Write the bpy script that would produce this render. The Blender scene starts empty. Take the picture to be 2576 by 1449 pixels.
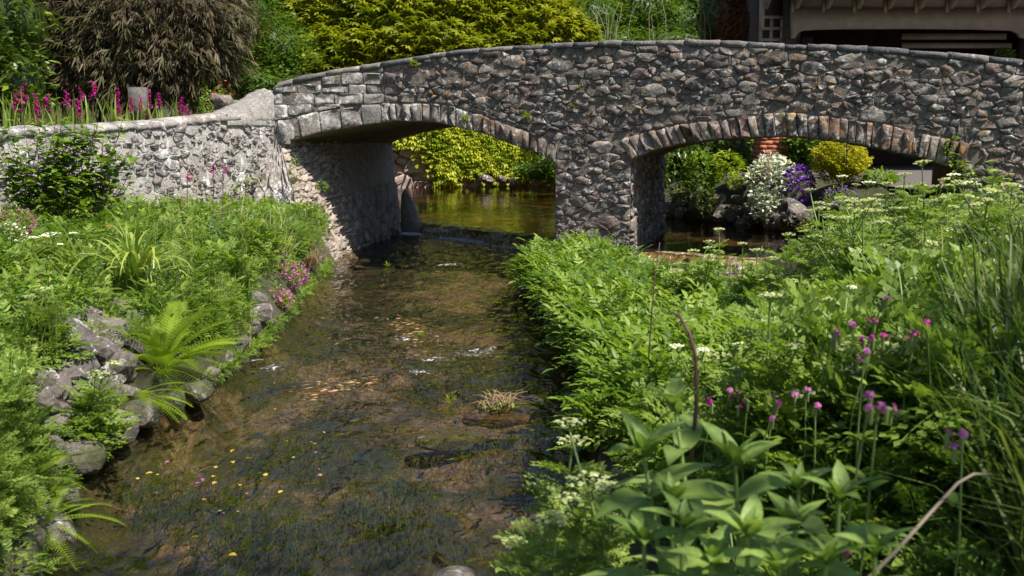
import bpy, math, random
import numpy as np
from mathutils import noise as mnoise, Vector

# ------------------------------------------------------------------ camera, light, exposure
scn = bpy.context.scene
PITCH = math.radians(8.5); CAMH = 1.65; FPX = 2504.0
cam_d = bpy.data.cameras.new('camera'); cam = bpy.data.objects.new('camera', cam_d)
scn.collection.objects.link(cam); scn.camera = cam
cam.location = (0, 0, CAMH); cam.rotation_euler = (math.radians(90) - PITCH, 0, 0)
cam_d.sensor_width = 36; cam_d.lens = 36 * FPX / 2576; cam_d.clip_start = 0.05; cam_d.clip_end = 2000
cam_d.dof.use_dof = True; cam_d.dof.focus_distance = 12.0; cam_d.dof.aperture_fstop = 5.6
SUN = Vector((0.78, -0.64, 1.55)).normalized()          # towards the sun
w = bpy.data.worlds.new('World'); scn.world = w; w.use_nodes = True
nt = w.node_tree; bg = nt.nodes['Background']; sky = nt.nodes.new('ShaderNodeTexSky')
sky.sky_type = 'NISHITA'; sky.sun_disc = False
sky.sun_elevation = math.asin(SUN.z); sky.sun_rotation = math.atan2(SUN.x, SUN.y)
nt.links.new(sky.outputs[0], bg.inputs[0]); bg.inputs[1].default_value = 0.08
sd = bpy.data.lights.new('sun', 'SUN'); sd.energy = 5.0; sd.angle = math.radians(0.53); sd.color = (1, 0.94, 0.84)
so = bpy.data.objects.new('sun', sd); scn.collection.objects.link(so); so.location = (20, -18, 30)
so.rotation_euler = (-SUN).to_track_quat('-Z', 'Y').to_euler()
scn.view_settings.view_transform = 'Standard'; scn.view_settings.look = 'None'
scn.view_settings.exposure = 0.65; scn.view_settings.gamma = 1
scn.cycles.use_denoising = True; scn.cycles.max_bounces = 8; scn.cycles.transparent_max_bounces = 8
scn.cycles.diffuse_bounces = 3; scn.cycles.glossy_bounces = 3; scn.cycles.caustics_reflective = False; scn.cycles.caustics_refractive = False
scn.cycles.sample_clamp_indirect = 6

rng = np.random.default_rng(7); random.seed(7)
def R(a, b): return random.uniform(a, b)
COL = scn.collection

# ------------------------------------------------------------------ picture -> place
CP, SP = math.cos(PITCH), math.sin(PITCH); CAM = np.array([0, 0, CAMH])
def ray(px, py):
    b = (724.5 - py) / FPX
    return np.array([(px - 1288) / FPX, CP + b * SP, -SP + b * CP])
def onz(px, py, z=0.0):
    d = ray(px, py); return CAM + d * ((z - CAMH) / d[2])
def atY(px, py, y):
    d = ray(px, py); return CAM + d * (y / d[1])
def onplane(px, py, o, n):
    d = ray(px, py); return CAM + d * (np.dot(o - CAM, n) / np.dot(d, n))

# ------------------------------------------------------------------ mesh collector
class Geo:
    def __init__(s): s.V = []; s.T = []; s.F = []; s.n = 0
    def add(s, V, F, tint=0.5, mat=0):
        V = np.asarray(V, float).reshape(-1, 3); k = len(V)
        s.V.append(V); t = np.asarray(tint, float)
        s.T.append(np.broadcast_to(t, (k,)) if t.ndim == 0 else t)
        for A in (F if isinstance(F, (list, tuple)) and len(F) and isinstance(F[0], np.ndarray) else [np.asarray(F)]):
            if len(A): s.F.append((A.astype(np.int64) + s.n, mat))
        s.n += k
    def faces(s, V, F, tint=0.5, mat=0):                 # faces of mixed size
        by = {}
        for f in F: by.setdefault(len(f), []).append(f)
        s.add(V, [np.array(x) for x in by.values()], tint, mat)
    def inst(s, proto, M, T, tint=None, mat=0):
        V, Fs, t0 = proto; N = len(T)
        if N == 0: return
        if tint is None: tint = rng.random(N)
        VV = np.einsum('nij,kj->nki', M, V) + T[:, None, :]
        tt = np.clip(tint[:, None] + (t0[None, :] - 0.5) * 0.5, 0, 1)
        s.V.append(VV.reshape(-1, 3)); s.T.append(tt.reshape(-1))
        off = (np.arange(N) * len(V))[:, None, None] + s.n
        for A, m in Fs: s.F.append(((A[None] + off).reshape(-1, A.shape[1]), mat + m))
        s.n += N * len(V)
    def mesh(s, name, mats, smooth=False):
        me = bpy.data.meshes.new(name)
        V = np.concatenate(s.V); T = np.concatenate(s.T)
        L = np.concatenate([a.reshape(-1) for a, m in s.F]); sz = np.concatenate([np.full(len(a), a.shape[1]) for a, m in s.F])
        mi = np.concatenate([np.full(len(a), m) for a, m in s.F])
        me.vertices.add(len(V)); me.vertices.foreach_set('co', V.ravel())
        me.loops.add(len(L)); me.loops.foreach_set('vertex_index', L.astype(np.int32))
        me.polygons.add(len(sz)); st = np.concatenate([[0], np.cumsum(sz)[:-1]])
        me.polygons.foreach_set('loop_start', st.astype(np.int32))
        try: me.polygons.foreach_set('loop_total', sz.astype(np.int32))
        except Exception: pass
        me.polygons.foreach_set('material_index', mi.astype(np.int32))
        a = me.attributes.new('tint', 'FLOAT', 'POINT'); a.data.foreach_set('value', T.astype(np.float32))
        for m in (mats if isinstance(mats, (list, tuple)) else [mats]): me.materials.append(m)
        me.update(calc_edges=True); me.validate()
        if smooth: me.polygons.foreach_set('use_smooth', [True] * len(me.polygons))
        return me
    def build(s, name, mats, parent=None, smooth=False, **k):
        return link(name, s.mesh(name, mats, smooth), parent, **k)
def link(name, me, parent=None, **k):
    o = bpy.data.objects.new(name, me); COL.objects.link(o)
    if parent is not None: o.parent = parent
    return tag(o, **k)
def tag(o, label=None, cat=None, group=None, kind=None):
    if label: o['label'] = label
    if cat: o['category'] = cat
    if group: o['group'] = group
    if kind: o['kind'] = kind
    return o
def thing(name, label, cat, loc=(0, 0, 0), rz=0, group=None):
    o = bpy.data.objects.new(name, None); COL.objects.link(o); o.empty_display_size = 0.1
    o.location = loc; o.rotation_euler = (0, 0, rz); return tag(o, label, cat, group)
def kids(o): return [c for c in o.children]
def copy_tree(o, parent=None):
    c = o.copy(); COL.objects.link(c)
    if parent is not None: c.parent = parent
    for ch in kids(o): copy_tree(ch, c)
    return c
class Maker:
    """first call returns the original thing, later calls copies of it"""
    def __init__(s, root): s.root = root; s.used = False
    def put(s, loc, rz=0, sc=1.0, label=None, group=None, tilt=(0, 0)):
        o = s.root if not s.used else copy_tree(s.root); s.used = True
        o.location = loc; o.rotation_euler = (tilt[0], tilt[1], rz); o.scale = (sc, sc, sc)
        if label: o['label'] = label
        if group: o['group'] = group
        return o

# ------------------------------------------------------------------ materials
def newmat(name):
    m = bpy.data.materials.new(name); m.use_nodes = True; n = m.node_tree; n.nodes.clear(); return m, n
class NB:
    def __init__(s, n): s.n = n
    def __call__(s, t, **k):
        x = s.n.nodes.new('ShaderNode' + t)
        for a, b in k.items(): setattr(x, a, b)
        return x
    def l(s, a, b): s.n.links.new(a, b)
    def noise(s, vec, scale, detail=4, rough=0.6, dist=0.0):
        x = s('TexNoise'); x.inputs['Scale'].default_value = scale; x.inputs['Detail'].default_value = detail
        x.inputs['Roughness'].default_value = rough; x.inputs['Distortion'].default_value = dist
        if vec is not None: s.l(vec, x.inputs['Vector'])
        return x.outputs['Fac']
    def ramp(s, fac, pts, interp='LINEAR'):
        x = s('ValToRGB'); r = x.color_ramp; r.interpolation = interp
        while len(r.elements) > 1: r.elements.remove(r.elements[-1])
        r.elements[0].position = pts[0][0]; r.elements[0].color = c4(pts[0][1])
        for p, c in pts[1:]: e = r.elements.new(p); e.color = c4(c)
        s.l(fac, x.inputs[0]); return x.outputs[0]
    def mix(s, fac, a, b, bt='MIX'):
        x = s('MixRGB', blend_type=bt)
        for i, v in ((0, fac), (1, a), (2, b)):
            if isinstance(v, (int, float)): x.inputs[i].default_value = v
            elif isinstance(v, tuple): x.inputs[i].default_value = c4(v)
            else: s.l(v, x.inputs[i])
        return x.outputs[0]
    def math(s, op, a, b=None, clamp=False):
        x = s('Math', operation=op); x.use_clamp = clamp
        for i, v in ((0, a), (1, b)):
            if v is None: continue
            if isinstance(v, (int, float)): x.inputs[i].default_value = v
            else: s.l(v, x.inputs[i])
        return x.outputs[0]
    def attr(s, name='tint'):
        x = s('Attribute'); x.attribute_name = name; return x.outputs['Fac']
    def pos(s): return s('NewGeometry').outputs['Position']
    def map(s, vec, sc, rot=(0, 0, 0)):
        x = s('Mapping'); x.inputs['Scale'].default_value = sc; x.inputs['Rotation'].default_value = rot; s.l(vec, x.inputs[0]); return x.outputs[0]
    def bump(s, h, strength, dist, nrm=None):
        x = s('Bump'); x.inputs['Strength'].default_value = strength; x.inputs['Distance'].default_value = dist
        s.l(h, x.inputs['Height'])
        if nrm is not None: s.l(nrm, x.inputs['Normal'])
        return x.outputs[0]
    def out(s, sh): o = s('OutputMaterial'); s.l(sh, o.inputs[0])
def c4(c):
    if isinstance(c, (int, float)): c = (c, c, c)
    return (c[0], c[1], c[2], 1.0)

def stone_mat(name, cols, orange=0.0, white=0.0, moss=0.0, streak=0.0, bumpd=0.02, nscale=1.0, rough=0.92, dark=0.55):
    m, n = newmat(name); b = NB(n); P = b.pos(); t = b.attr()
    base = b.ramp(t, [(i / (len(cols) - 1), c) for i, c in enumerate(cols)])
    n1 = b.noise(P, 7 * nscale, 6, 0.65); n2 = b.noise(P, 45 * nscale, 5, 0.7); n3 = b.noise(P, 2.1 * nscale, 3)
    f = b.ramp(n2, [(0.32, (dark,) * 3), (0.5, (0.95,) * 3), (0.68, (1.5,) * 3)])
    base = b.mix(1.0, base, f, 'MULTIPLY')
    f2 = b.ramp(n1, [(0.3, (0.7, 0.68, 0.7)), (0.55, (1, 1, 1)), (0.75, (1.3, 1.22, 1.1))])
    base = b.mix(1.0, base, f2, 'MULTIPLY')
    if white:
        x = b.noise(P, 17 * nscale, 4, 0.62, 0.4); k = b.ramp(x, [(0.66 - white * 0.16, (0,) * 3), (0.70 - white * 0.16, (1,) * 3)])
        k = b.mix(1.0, k, b.ramp(n3, [(0.42, (0.1,) * 3), (0.6, (1,) * 3)]), 'MULTIPLY')
        base = b.mix(k, base, (0.50, 0.50, 0.48))
    if streak:
        x = b.noise(b.map(P, (7, 7, 1.3)), 1.0, 6, 0.75, 0.5); k = b.ramp(x, [(0.55, (0,) * 3), (0.62, (1,) * 3)])
        k = b.mix(1.0, k, b.ramp(b.noise(P, 1.6, 2), [(0.45, (0,) * 3), (0.55, (1,) * 3)]), 'MULTIPLY')
        base = b.mix(b.math('MULTIPLY', k, streak), base, (0.72, 0.71, 0.70))
    if orange:
        x = b.noise(P, 13 * nscale, 5, 0.7, 0.6); k = b.ramp(x, [(0.66 - orange * 0.14, (0,) * 3), (0.71 - orange * 0.14, (1,) * 3)])
        y = b.noise(P, 1.3, 2); k = b.mix(1.0, k, b.ramp(y, [(0.45, (0.0,) * 3), (0.58, (1,) * 3)]), 'MULTIPLY')
        base = b.mix(b.math('MULTIPLY', k, 0.85), base, (0.42, 0.21, 0.035))
    if moss:
        x = b.noise(P, 5, 5, 0.7); sp = b('SeparateXYZ'); b.l(P, sp.inputs[0])
        x = b.math('SUBTRACT', x, b.math('MULTIPLY', sp.outputs[2], 0.45)); k = b.ramp(x, [(0.40, (0,) * 3), (0.52, (1,) * 3)])
        base = b.mix(b.math('MULTIPLY', k, moss), base, (0.06, 0.075, 0.015))
    bs = b('BsdfPrincipled'); b.l(base, bs.inputs['Base Color']); bs.inputs['Roughness'].default_value = rough
    bs.inputs['Specular IOR Level'].default_value = 0.3
    h = b.math('ADD', b.math('MULTIPLY', n1, 1.0), b.math('MULTIPLY', n2, 0.45))
    b.l(b.bump(h, 0.9, bumpd), bs.inputs['Normal']); b.out(bs.outputs[0]); return m

def leaf_mat(name, cols, trans=0.35, rough=0.45, spec=0.35, veins=False):
    m, n = newmat(name); b = NB(n); sh = b('Attribute'); sh.attribute_type = 'INSTANCER'; sh.attribute_name = 'shift'; t = b.math('ADD', b.attr(), sh.outputs['Fac'], True)
    base = b.ramp(t, [(i / (len(cols) - 1), c) for i, c in enumerate(cols)])
    x = b.noise(b.pos(), 9, 2); base = b.mix(1.0, base, b.ramp(x, [(0.3, (0.75, 0.8, 0.8)), (0.7, (1.2, 1.15, 1.1))]), 'MULTIPLY')
    bs = b('BsdfPrincipled'); b.l(base, bs.inputs['Base Color']); bs.inputs['Roughness'].default_value = rough
    bs.inputs['Specular IOR Level'].default_value = spec
    if veins:
        wv = b.noise(b.pos(), 90, 3, 0.6); b.l(b.bump(wv, 0.5, 0.004), bs.inputs['Normal'])
    if trans:
        tr = b('BsdfTranslucent'); b.l(b.mix(1.0, base, (1.5, 1.6, 0.7), 'MULTIPLY'), tr.inputs[0])
        ms = b('MixShader'); ms.inputs[0].default_value = trans; b.l(bs.outputs[0], ms.inputs[1]); b.l(tr.outputs[0], ms.inputs[2]); b.out(ms.outputs[0])
    else: b.out(bs.outputs[0])
    return m
def plain_mat(name, c, rough=0.6, var=0.25, nscale=12, bumpd=0.0, spec=0.3):
    m, n = newmat(name); b = NB(n); x = b.noise(b.pos(), nscale, 4, 0.6)
    lo = tuple(v * (1 - var) for v in c); hi = tuple(v * (1 + var) for v in c)
    bs = b('BsdfPrincipled'); b.l(b.ramp(x, [(0.35, lo), (0.65, hi)]), bs.inputs['Base Color']); bs.inputs['Roughness'].default_value = rough
    bs.inputs['Specular IOR Level'].default_value = spec
    if bumpd: b.l(b.bump(x, 0.7, bumpd), bs.inputs['Normal'])
    b.out(bs.outputs[0]); return m

M = {}
M['rubble'] = stone_mat('dark_rubble_stone', [(0.095, 0.085, 0.08), (0.175, 0.15, 0.135), (0.13, 0.122, 0.118), (0.20, 0.148, 0.125), (0.17, 0.162, 0.15), (0.26, 0.225, 0.195), (0.145, 0.13, 0.118)], orange=0.6, white=0.62, bumpd=0.024, dark=0.45)
M['mortar'] = stone_mat('old_mortar', [(0.145, 0.124, 0.108), (0.235, 0.20, 0.172)], orange=0.35, white=0.2, nscale=1.5, bumpd=0.03, dark=0.3)
M['voussoir'] = stone_mat('red_sandstone', [(0.13, 0.085, 0.07), (0.20, 0.13, 0.105), (0.17, 0.14, 0.115), (0.30, 0.245, 0.205), (0.15, 0.105, 0.09)], orange=0.8, white=0.8)
M['voussoir_pale'] = stone_mat('lichened_sandstone', [(0.2, 0.165, 0.145), (0.27, 0.225, 0.19), (0.24, 0.22, 0.2)], white=0.95, orange=0.1)
M['ashlar'] = stone_mat('grey_ashlar', [(0.20, 0.185, 0.175), (0.29, 0.275, 0.255), (0.25, 0.225, 0.205)], white=0.85, nscale=0.8)
M['coping'] = stone_mat('slate_coping', [(0.10, 0.10, 0.11), (0.16, 0.155, 0.155), (0.24, 0.205, 0.185)], white=0.35, orange=0.1, bumpd=0.012)
M['soffit'] = stone_mat('algae_stained_soffit', [(0.15, 0.14, 0.08), (0.22, 0.19, 0.12)], moss=0.0, nscale=0.6, dark=0.4)
M['limewall'] = stone_mat('limewashed_rubble', [(0.13, 0.12, 0.125), (0.25, 0.23, 0.225), (0.20, 0.17, 0.16), (0.36, 0.33, 0.31), (0.17, 0.145, 0.145)], white=0.75, orange=0.1, streak=0.75)
M['limemortar'] = stone_mat('lime_mortar', [(0.36, 0.33, 0.31), (0.46, 0.43, 0.40)], white=0.9, nscale=1.3, bumpd=0.03, streak=0.95)
M['bankstone'] = stone_mat('pink_grey_bank_stone', [(0.30, 0.25, 0.21), (0.42, 0.36, 0.31), (0.36, 0.29, 0.24), (0.5, 0.44, 0.39)], white=0.45, moss=0.35)
M['tunnel'] = stone_mat('tunnel_stone', [(0.26, 0.245, 0.23), (0.38, 0.355, 0.33), (0.31, 0.275, 0.25)], white=0.3, moss=0.45)  # greyer and slightly darker than the bank stone
M['rock'] = stone_mat('bank_rock', [(0.10, 0.088, 0.082), (0.17, 0.15, 0.135), (0.13, 0.11, 0.095), (0.21, 0.19, 0.17)], white=0.5, moss=0.7, bumpd=0.025)
M['farwall'] = stone_mat('far_pink_wall', [(0.33, 0.24, 0.21), (0.42, 0.33, 0.29), (0.37, 0.24, 0.20), (0.5, 0.43, 0.38)], white=0.3, nscale=0.5)
M['brick'] = stone_mat('red_brick', [(0.40, 0.12, 0.07), (0.50, 0.17, 0.10), (0.44, 0.15, 0.09)], nscale=2, bumpd=0.004, dark=0.8)
M['brickmortar'] = plain_mat('brick_mortar', (0.4, 0.35, 0.3), 0.9)

# leaves (linear albedo)
M['herb'] = leaf_mat('herb_leaf', [(0.07, 0.14, 0.018), (0.14, 0.23, 0.03), (0.21, 0.31, 0.045), (0.29, 0.38, 0.065)], 0.4)
M['herb2'] = leaf_mat('feathery_leaf', [(0.10, 0.17, 0.03), (0.18, 0.27, 0.045), (0.28, 0.37, 0.075)], 0.35)
M['limey'] = leaf_mat('lime_green_leaf', [(0.17, 0.25, 0.02), (0.27, 0.35, 0.03), (0.36, 0.42, 0.045)], 0.35)
M['fern'] = leaf_mat('fern_leaf', [(0.17, 0.28, 0.02), (0.27, 0.38, 0.03), (0.34, 0.44, 0.045)], 0.4)
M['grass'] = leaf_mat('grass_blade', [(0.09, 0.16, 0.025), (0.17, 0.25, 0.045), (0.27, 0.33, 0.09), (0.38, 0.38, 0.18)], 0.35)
M['grassdark'] = leaf_mat('grass_painted_shade', [(0.045, 0.09, 0.018), (0.09, 0.15, 0.03), (0.17, 0.2, 0.06)], 0.35)  # darker copy of the grass, corner shade put into its colour
M['strap'] = leaf_mat('strap_leaf', [(0.12, 0.20, 0.04), (0.22, 0.31, 0.06), (0.36, 0.42, 0.09)], 0.3, 0.35, 0.5)
M['darkivy'] = leaf_mat('dark_ivy_leaf', [(0.035, 0.065, 0.01), (0.075, 0.12, 0.014), (0.15, 0.21, 0.022)], 0.2, 0.35, 0.5)
M['midgreen'] = leaf_mat('hedge_leaf', [(0.05, 0.10, 0.014), (0.10, 0.17, 0.02), (0.17, 0.25, 0.03)], 0.3)
M['yellowgreen'] = leaf_mat('golden_leaf', [(0.13, 0.16, 0.010), (0.24, 0.27, 0.016), (0.38, 0.38, 0.03)], 0.35)
M['creeper'] = leaf_mat('golden_creeper_leaf', [(0.26, 0.33, 0.02), (0.45, 0.50, 0.04), (0.60, 0.60, 0.07)], 0.35)
M['ballyellow'] = leaf_mat('golden_ball_leaf', [(0.24, 0.25, 0.012), (0.42, 0.40, 0.02), (0.55, 0.50, 0.05)], 0.25)
M['brownbush'] = leaf_mat('brown_heathy_twig', [(0.05, 0.036, 0.02), (0.10, 0.07, 0.04), (0.075, 0.085, 0.022), (0.18, 0.13, 0.09)], 0.15, 0.7)
M['rust'] = leaf_mat('rusty_conifer', [(0.13, 0.05, 0.015), (0.22, 0.08, 0.02), (0.06, 0.07, 0.02)], 0.15, 0.7)
M['silver'] = leaf_mat('silver_leaf', [(0.26, 0.31, 0.28), (0.38, 0.42, 0.38), (0.48, 0.52, 0.48)], 0.15, 0.7)
M['comfrey'] = leaf_mat('broad_leaf', [(0.11, 0.19, 0.035), (0.18, 0.28, 0.055), (0.26, 0.36, 0.09)], 0.3, 0.5, 0.4, True)
M['stem'] = leaf_mat('green_stem', [(0.12, 0.19, 0.05), (0.2, 0.28, 0.08)], 0.0, 0.5)
M['redstem'] = leaf_mat('dark_red_stem', [(0.06, 0.03, 0.03), (0.14, 0.06, 0.06)], 0.0, 0.5)
M['deadstem'] = leaf_mat('dead_stem', [(0.24, 0.18, 0.13), (0.42, 0.35, 0.28)], 0.0, 0.7)
M['magenta'] = leaf_mat('magenta_petal', [(0.42, 0.01, 0.28), (0.60, 0.04, 0.42)], 0.35, 0.6)
M['pink'] = leaf_mat('pink_petal', [(0.46, 0.10, 0.36), (0.62, 0.20, 0.52)], 0.35, 0.6)
M['white'] = leaf_mat('white_petal', [(0.7, 0.72, 0.66), (0.85, 0.86, 0.83)], 0.3, 0.6)
M['cream'] = leaf_mat('cream_umbel', [(0.42, 0.48, 0.20), (0.62, 0.64, 0.36)], 0.3, 0.6)
M['purple'] = leaf_mat('purple_petal', [(0.14, 0.03, 0.42), (0.26, 0.08, 0.62)], 0.3, 0.6)
M['redflower'] = leaf_mat('red_petal', [(0.5, 0.03, 0.05), (0.65, 0.12, 0.12)], 0.3, 0.6)
M['orange'] = leaf_mat('orange_dead_leaf', [(0.6, 0.22, 0.03), (0.7, 0.33, 0.05)], 0.3, 0.6)
M['yellowleaf'] = leaf_mat('yellow_fallen_leaf', [(0.6, 0.42, 0.03), (0.75, 0.6, 0.08), (0.5, 0.25, 0.12)], 0.2, 0.5)
M['straw'] = leaf_mat('straw_debris', [(0.30, 0.22, 0.12), (0.45, 0.36, 0.22), (0.4, 0.18, 0.12)], 0.1, 0.7)
M['moss'] = leaf_mat('golden_moss', [(0.13, 0.10, 0.02), (0.24, 0.19, 0.04), (0.10, 0.12, 0.02)], 0.1, 0.9)
M['weed'] = leaf_mat('water_weed', [(0.02, 0.045, 0.008), (0.045, 0.085, 0.014), (0.085, 0.13, 0.022)], 0.2, 0.6)
M['cream_paint'] = plain_mat('cream_painted_timber', (0.34, 0.30, 0.26), 0.6, 0.12, 5)
M['darktimber'] = plain_mat('dark_timber', (0.03, 0.022, 0.018), 0.7)
M['tile'] = plain_mat('roof_tile', (0.10, 0.06, 0.045), 0.8)
M['garagewall'] = plain_mat('brown_render', (0.10, 0.07, 0.055), 0.9)
M['iron'] = plain_mat('dark_iron', (0.02, 0.02, 0.02), 0.5)
M['greystone'] = plain_mat('grey_dressed_stone', (0.11, 0.105, 0.10), 0.9, 0.3, 14, 0.01)

# ground / stream bed
def ground_mat():
    m, n = newmat('bank_soil'); b = NB(n); P = b.pos()
    n1 = b.noise(P, 3, 5); n2 = b.noise(P, 40, 5, 0.7)
    c = b.ramp(n1, [(0.3, (0.035, 0.03, 0.018)), (0.5, (0.055, 0.06, 0.022)), (0.7, (0.09, 0.075, 0.045))])
    c = b.mix(1.0, c, b.ramp(n2, [(0.3, (0.5,) * 3), (0.7, (1.4,) * 3)]), 'MULTIPLY')
    bs = b('BsdfPrincipled'); b.l(c, bs.inputs[0]); bs.inputs['Roughness'].default_value = 0.95
    b.l(b.bump(n2, 0.8, 0.03), bs.inputs['Normal']); b.out(bs.outputs[0]); return m
def bed_mat():
    m, n = newmat('stream_bed_gravel'); b = NB(n); P = b.pos()
    fl = b.map(P, (5.0, 1.3, 1), (0, 0, 0.12)); st = b.noise(fl, 1.4, 4, 0.55, 0.2)
    fine = b.noise(b.map(P, (60, 16, 20)), 1.0, 4, 0.7)
    big = b.noise(P, 0.9, 4, 0.6, 0.3)
    v = b('TexVoronoi'); v.inputs['Scale'].default_value = 28; b.l(P, v.inputs['Vector'])
    c = b.ramp(v.outputs['Color'], [(0.0, (0.085, 0.06, 0.04)), (0.4, (0.13, 0.095, 0.065)), (0.7, (0.24, 0.18, 0.13)), (1.0, (0.11, 0.09, 0.07))])
    weed = b.ramp(st, [(0.35, (0.012, 0.020, 0.006)), (0.5, (0.030, 0.038, 0.012)), (0.7, (0.075, 0.055, 0.025))])
    k = b.ramp(b.math('ADD', b.math('MULTIPLY', big, 0.75), b.math('MULTIPLY', st, 0.25)), [(0.44, (0,) * 3), (0.51, (1,) * 3)])
    c = b.mix(k, c, weed)
    c = b.mix(1.0, c, b.ramp(fine, [(0.3, (0.75,) * 3), (0.5, (1,) * 3), (0.70, (1.35,) * 3)]), 'MULTIPLY')
    bs = b('BsdfPrincipled'); b.l(c, bs.inputs[0]); bs.inputs['Roughness'].default_value = 0.9
    b.l(b.bump(b.math('ADD', fine, v.outputs['Distance']), 0.8, 0.02), bs.inputs['Normal']); b.out(bs.outputs[0]); return m
def water_mat(name, sc=1.0, strength=0.35, tint=(0.74, 0.68, 0.54)):
    m, n = newmat(name); b = NB(n); P = b.pos()
    r1 = b.noise(b.map(P, (3.4 * sc, 1.7 * sc, 1), (0, 0, 0.15)), 1.0, 2, 0.5, 0.6)
    r2 = b.noise(b.map(P, (9 * sc, 5 * sc, 1), (0, 0, -0.1)), 1.0, 2, 0.55, 0.5)
    h = b.math('ADD', r1, b.math('MULTIPLY', r2, 0.42)); nr = b.bump(h, strength, 0.12)
    gl = b('BsdfGlossy'); gl.inputs['Roughness'].default_value = 0.02; b.l(nr, gl.inputs['Normal'])
    tr = b('BsdfTransparent'); tr.inputs[0].default_value = c4(tint)
    fr = b('Fresnel'); fr.inputs[0].default_value = 1.33; b.l(nr, fr.inputs['Normal'])
    ms = b('MixShader'); b.l(fr.outputs[0], ms.inputs[0]); b.l(tr.outputs[0], ms.inputs[1]); b.l(gl.outputs[0], ms.inputs[2])
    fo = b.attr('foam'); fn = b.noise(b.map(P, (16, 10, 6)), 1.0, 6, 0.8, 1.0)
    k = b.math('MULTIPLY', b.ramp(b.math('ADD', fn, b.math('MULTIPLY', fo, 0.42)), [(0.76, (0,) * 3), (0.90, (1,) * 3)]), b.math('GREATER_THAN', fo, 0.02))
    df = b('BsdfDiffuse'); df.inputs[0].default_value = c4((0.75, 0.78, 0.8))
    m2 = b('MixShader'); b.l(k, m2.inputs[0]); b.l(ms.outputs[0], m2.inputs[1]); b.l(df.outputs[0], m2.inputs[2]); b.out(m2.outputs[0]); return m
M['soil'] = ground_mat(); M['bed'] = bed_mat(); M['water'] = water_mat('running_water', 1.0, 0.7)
M['pool'] = water_mat('calm_pool_water', 1.0, 0.07, (0.64, 0.5, 0.33))
M['mud'] = plain_mat('wet_mud', (0.10, 0.065, 0.035), 0.5, 0.5, 30, 0.02)
M['asphalt'] = plain_mat('asphalt', (0.12, 0.105, 0.10), 0.9, 0.2, 30, 0.01)

# ------------------------------------------------------------------ terrain
def wp(L, z=0.0): return np.array([onz(x, y, z)[:2] for x, y in L])
LE = wp([(20, 1560), (60, 1449), (150, 1220), (230, 1130), (360, 1055), (470, 1005), (600, 912), (690, 830), (745, 760), (800, 700), (830, 650), (900, 622), (1000, 590)])
LE = np.vstack([[(-1.7, 0.5)], LE, [(-2.9, 22), (-4.6, 30), (-4.8, 60)]])
RE = wp([(1400, 1520), (1420, 1300), (1480, 1150), (1500, 1050), (1450, 960), (1390, 870), (1350, 780), (1280, 715), (1315, 650)])
RE = np.vstack([[(0.2, 0.5)], RE, [(0.55, 15.0), (0.6, 16.0)]])
PR = np.array([(3.4, 11.0), (4.2, 12.0), (4.9, 14.0), (4.95, 15.3), (4.3, 17.5), (3.2, 19.4), (1.9, 30), (1.5, 33.5)])
CH = np.array([(2.2, 13.5), (2.4, 12.3), (2.6, 11.2), (2.5, 10.0), (2.4, 9.0), (2.25, 7.8)])
POOLZ = 0.15
WE = np.vstack([[(-2.6, 18.6)], wp([(1060, 560), (1220, 580), (1380, 600), (1700, 640), (2100, 665)], POOLZ), [(5.5, 10.6)]])
UB = np.array([0.962, -0.274, 0.0]); UB /= np.linalg.norm(UB); VB = np.array([-UB[1], UB[0], 0.0])
P0 = np.array([-2.72, 14.33, 0.0]); BW = 3.3
def bwid(u): return float(np.interp(u, [0, 9], [3.7, 2.7]))
KX, KY = -3.30, 13.97
WDX, WDY = -5.66 - KX, 11.0 - KY; _l = math.hypot(WDX, WDY); WDX /= _l; WDY /= _l
def xl(y): return np.interp(y, LE[:, 1], LE[:, 0])
def xr(y): return np.interp(y, RE[:, 1], RE[:, 0])
def xp(y): return np.interp(y, PR[:, 1], PR[:, 0])
def ss(a, b, x): t = np.clip((x - a) / (b - a), 0, 1); return t * t * (3 - 2 * t)
def segdist(x, y, L):
    d = np.full(np.shape(x), 1e9)
    for (ax, ay), (bx, by) in zip(L[:-1], L[1:]):
        t = np.clip(((x - ax) * (bx - ax) + (y - ay) * (by - ay)) / ((bx - ax) ** 2 + (by - ay) ** 2), 0, 1)
        d = np.minimum(d, np.hypot(x - ax - t * (bx - ax), y - ay - t * (by - ay)))
    return d
def wn(x, y, s=1.0, k=0.0):
    return (np.sin(x * 1.7 * s + 1.3 + k) * np.cos(y * 1.3 * s - 0.4 + k) + 0.5 * np.sin(x * 3.9 * s - y * 2.7 * s + k) + 0.3 * np.cos(x * 7.1 * s + y * 6.3 * s)) / 1.8
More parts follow.
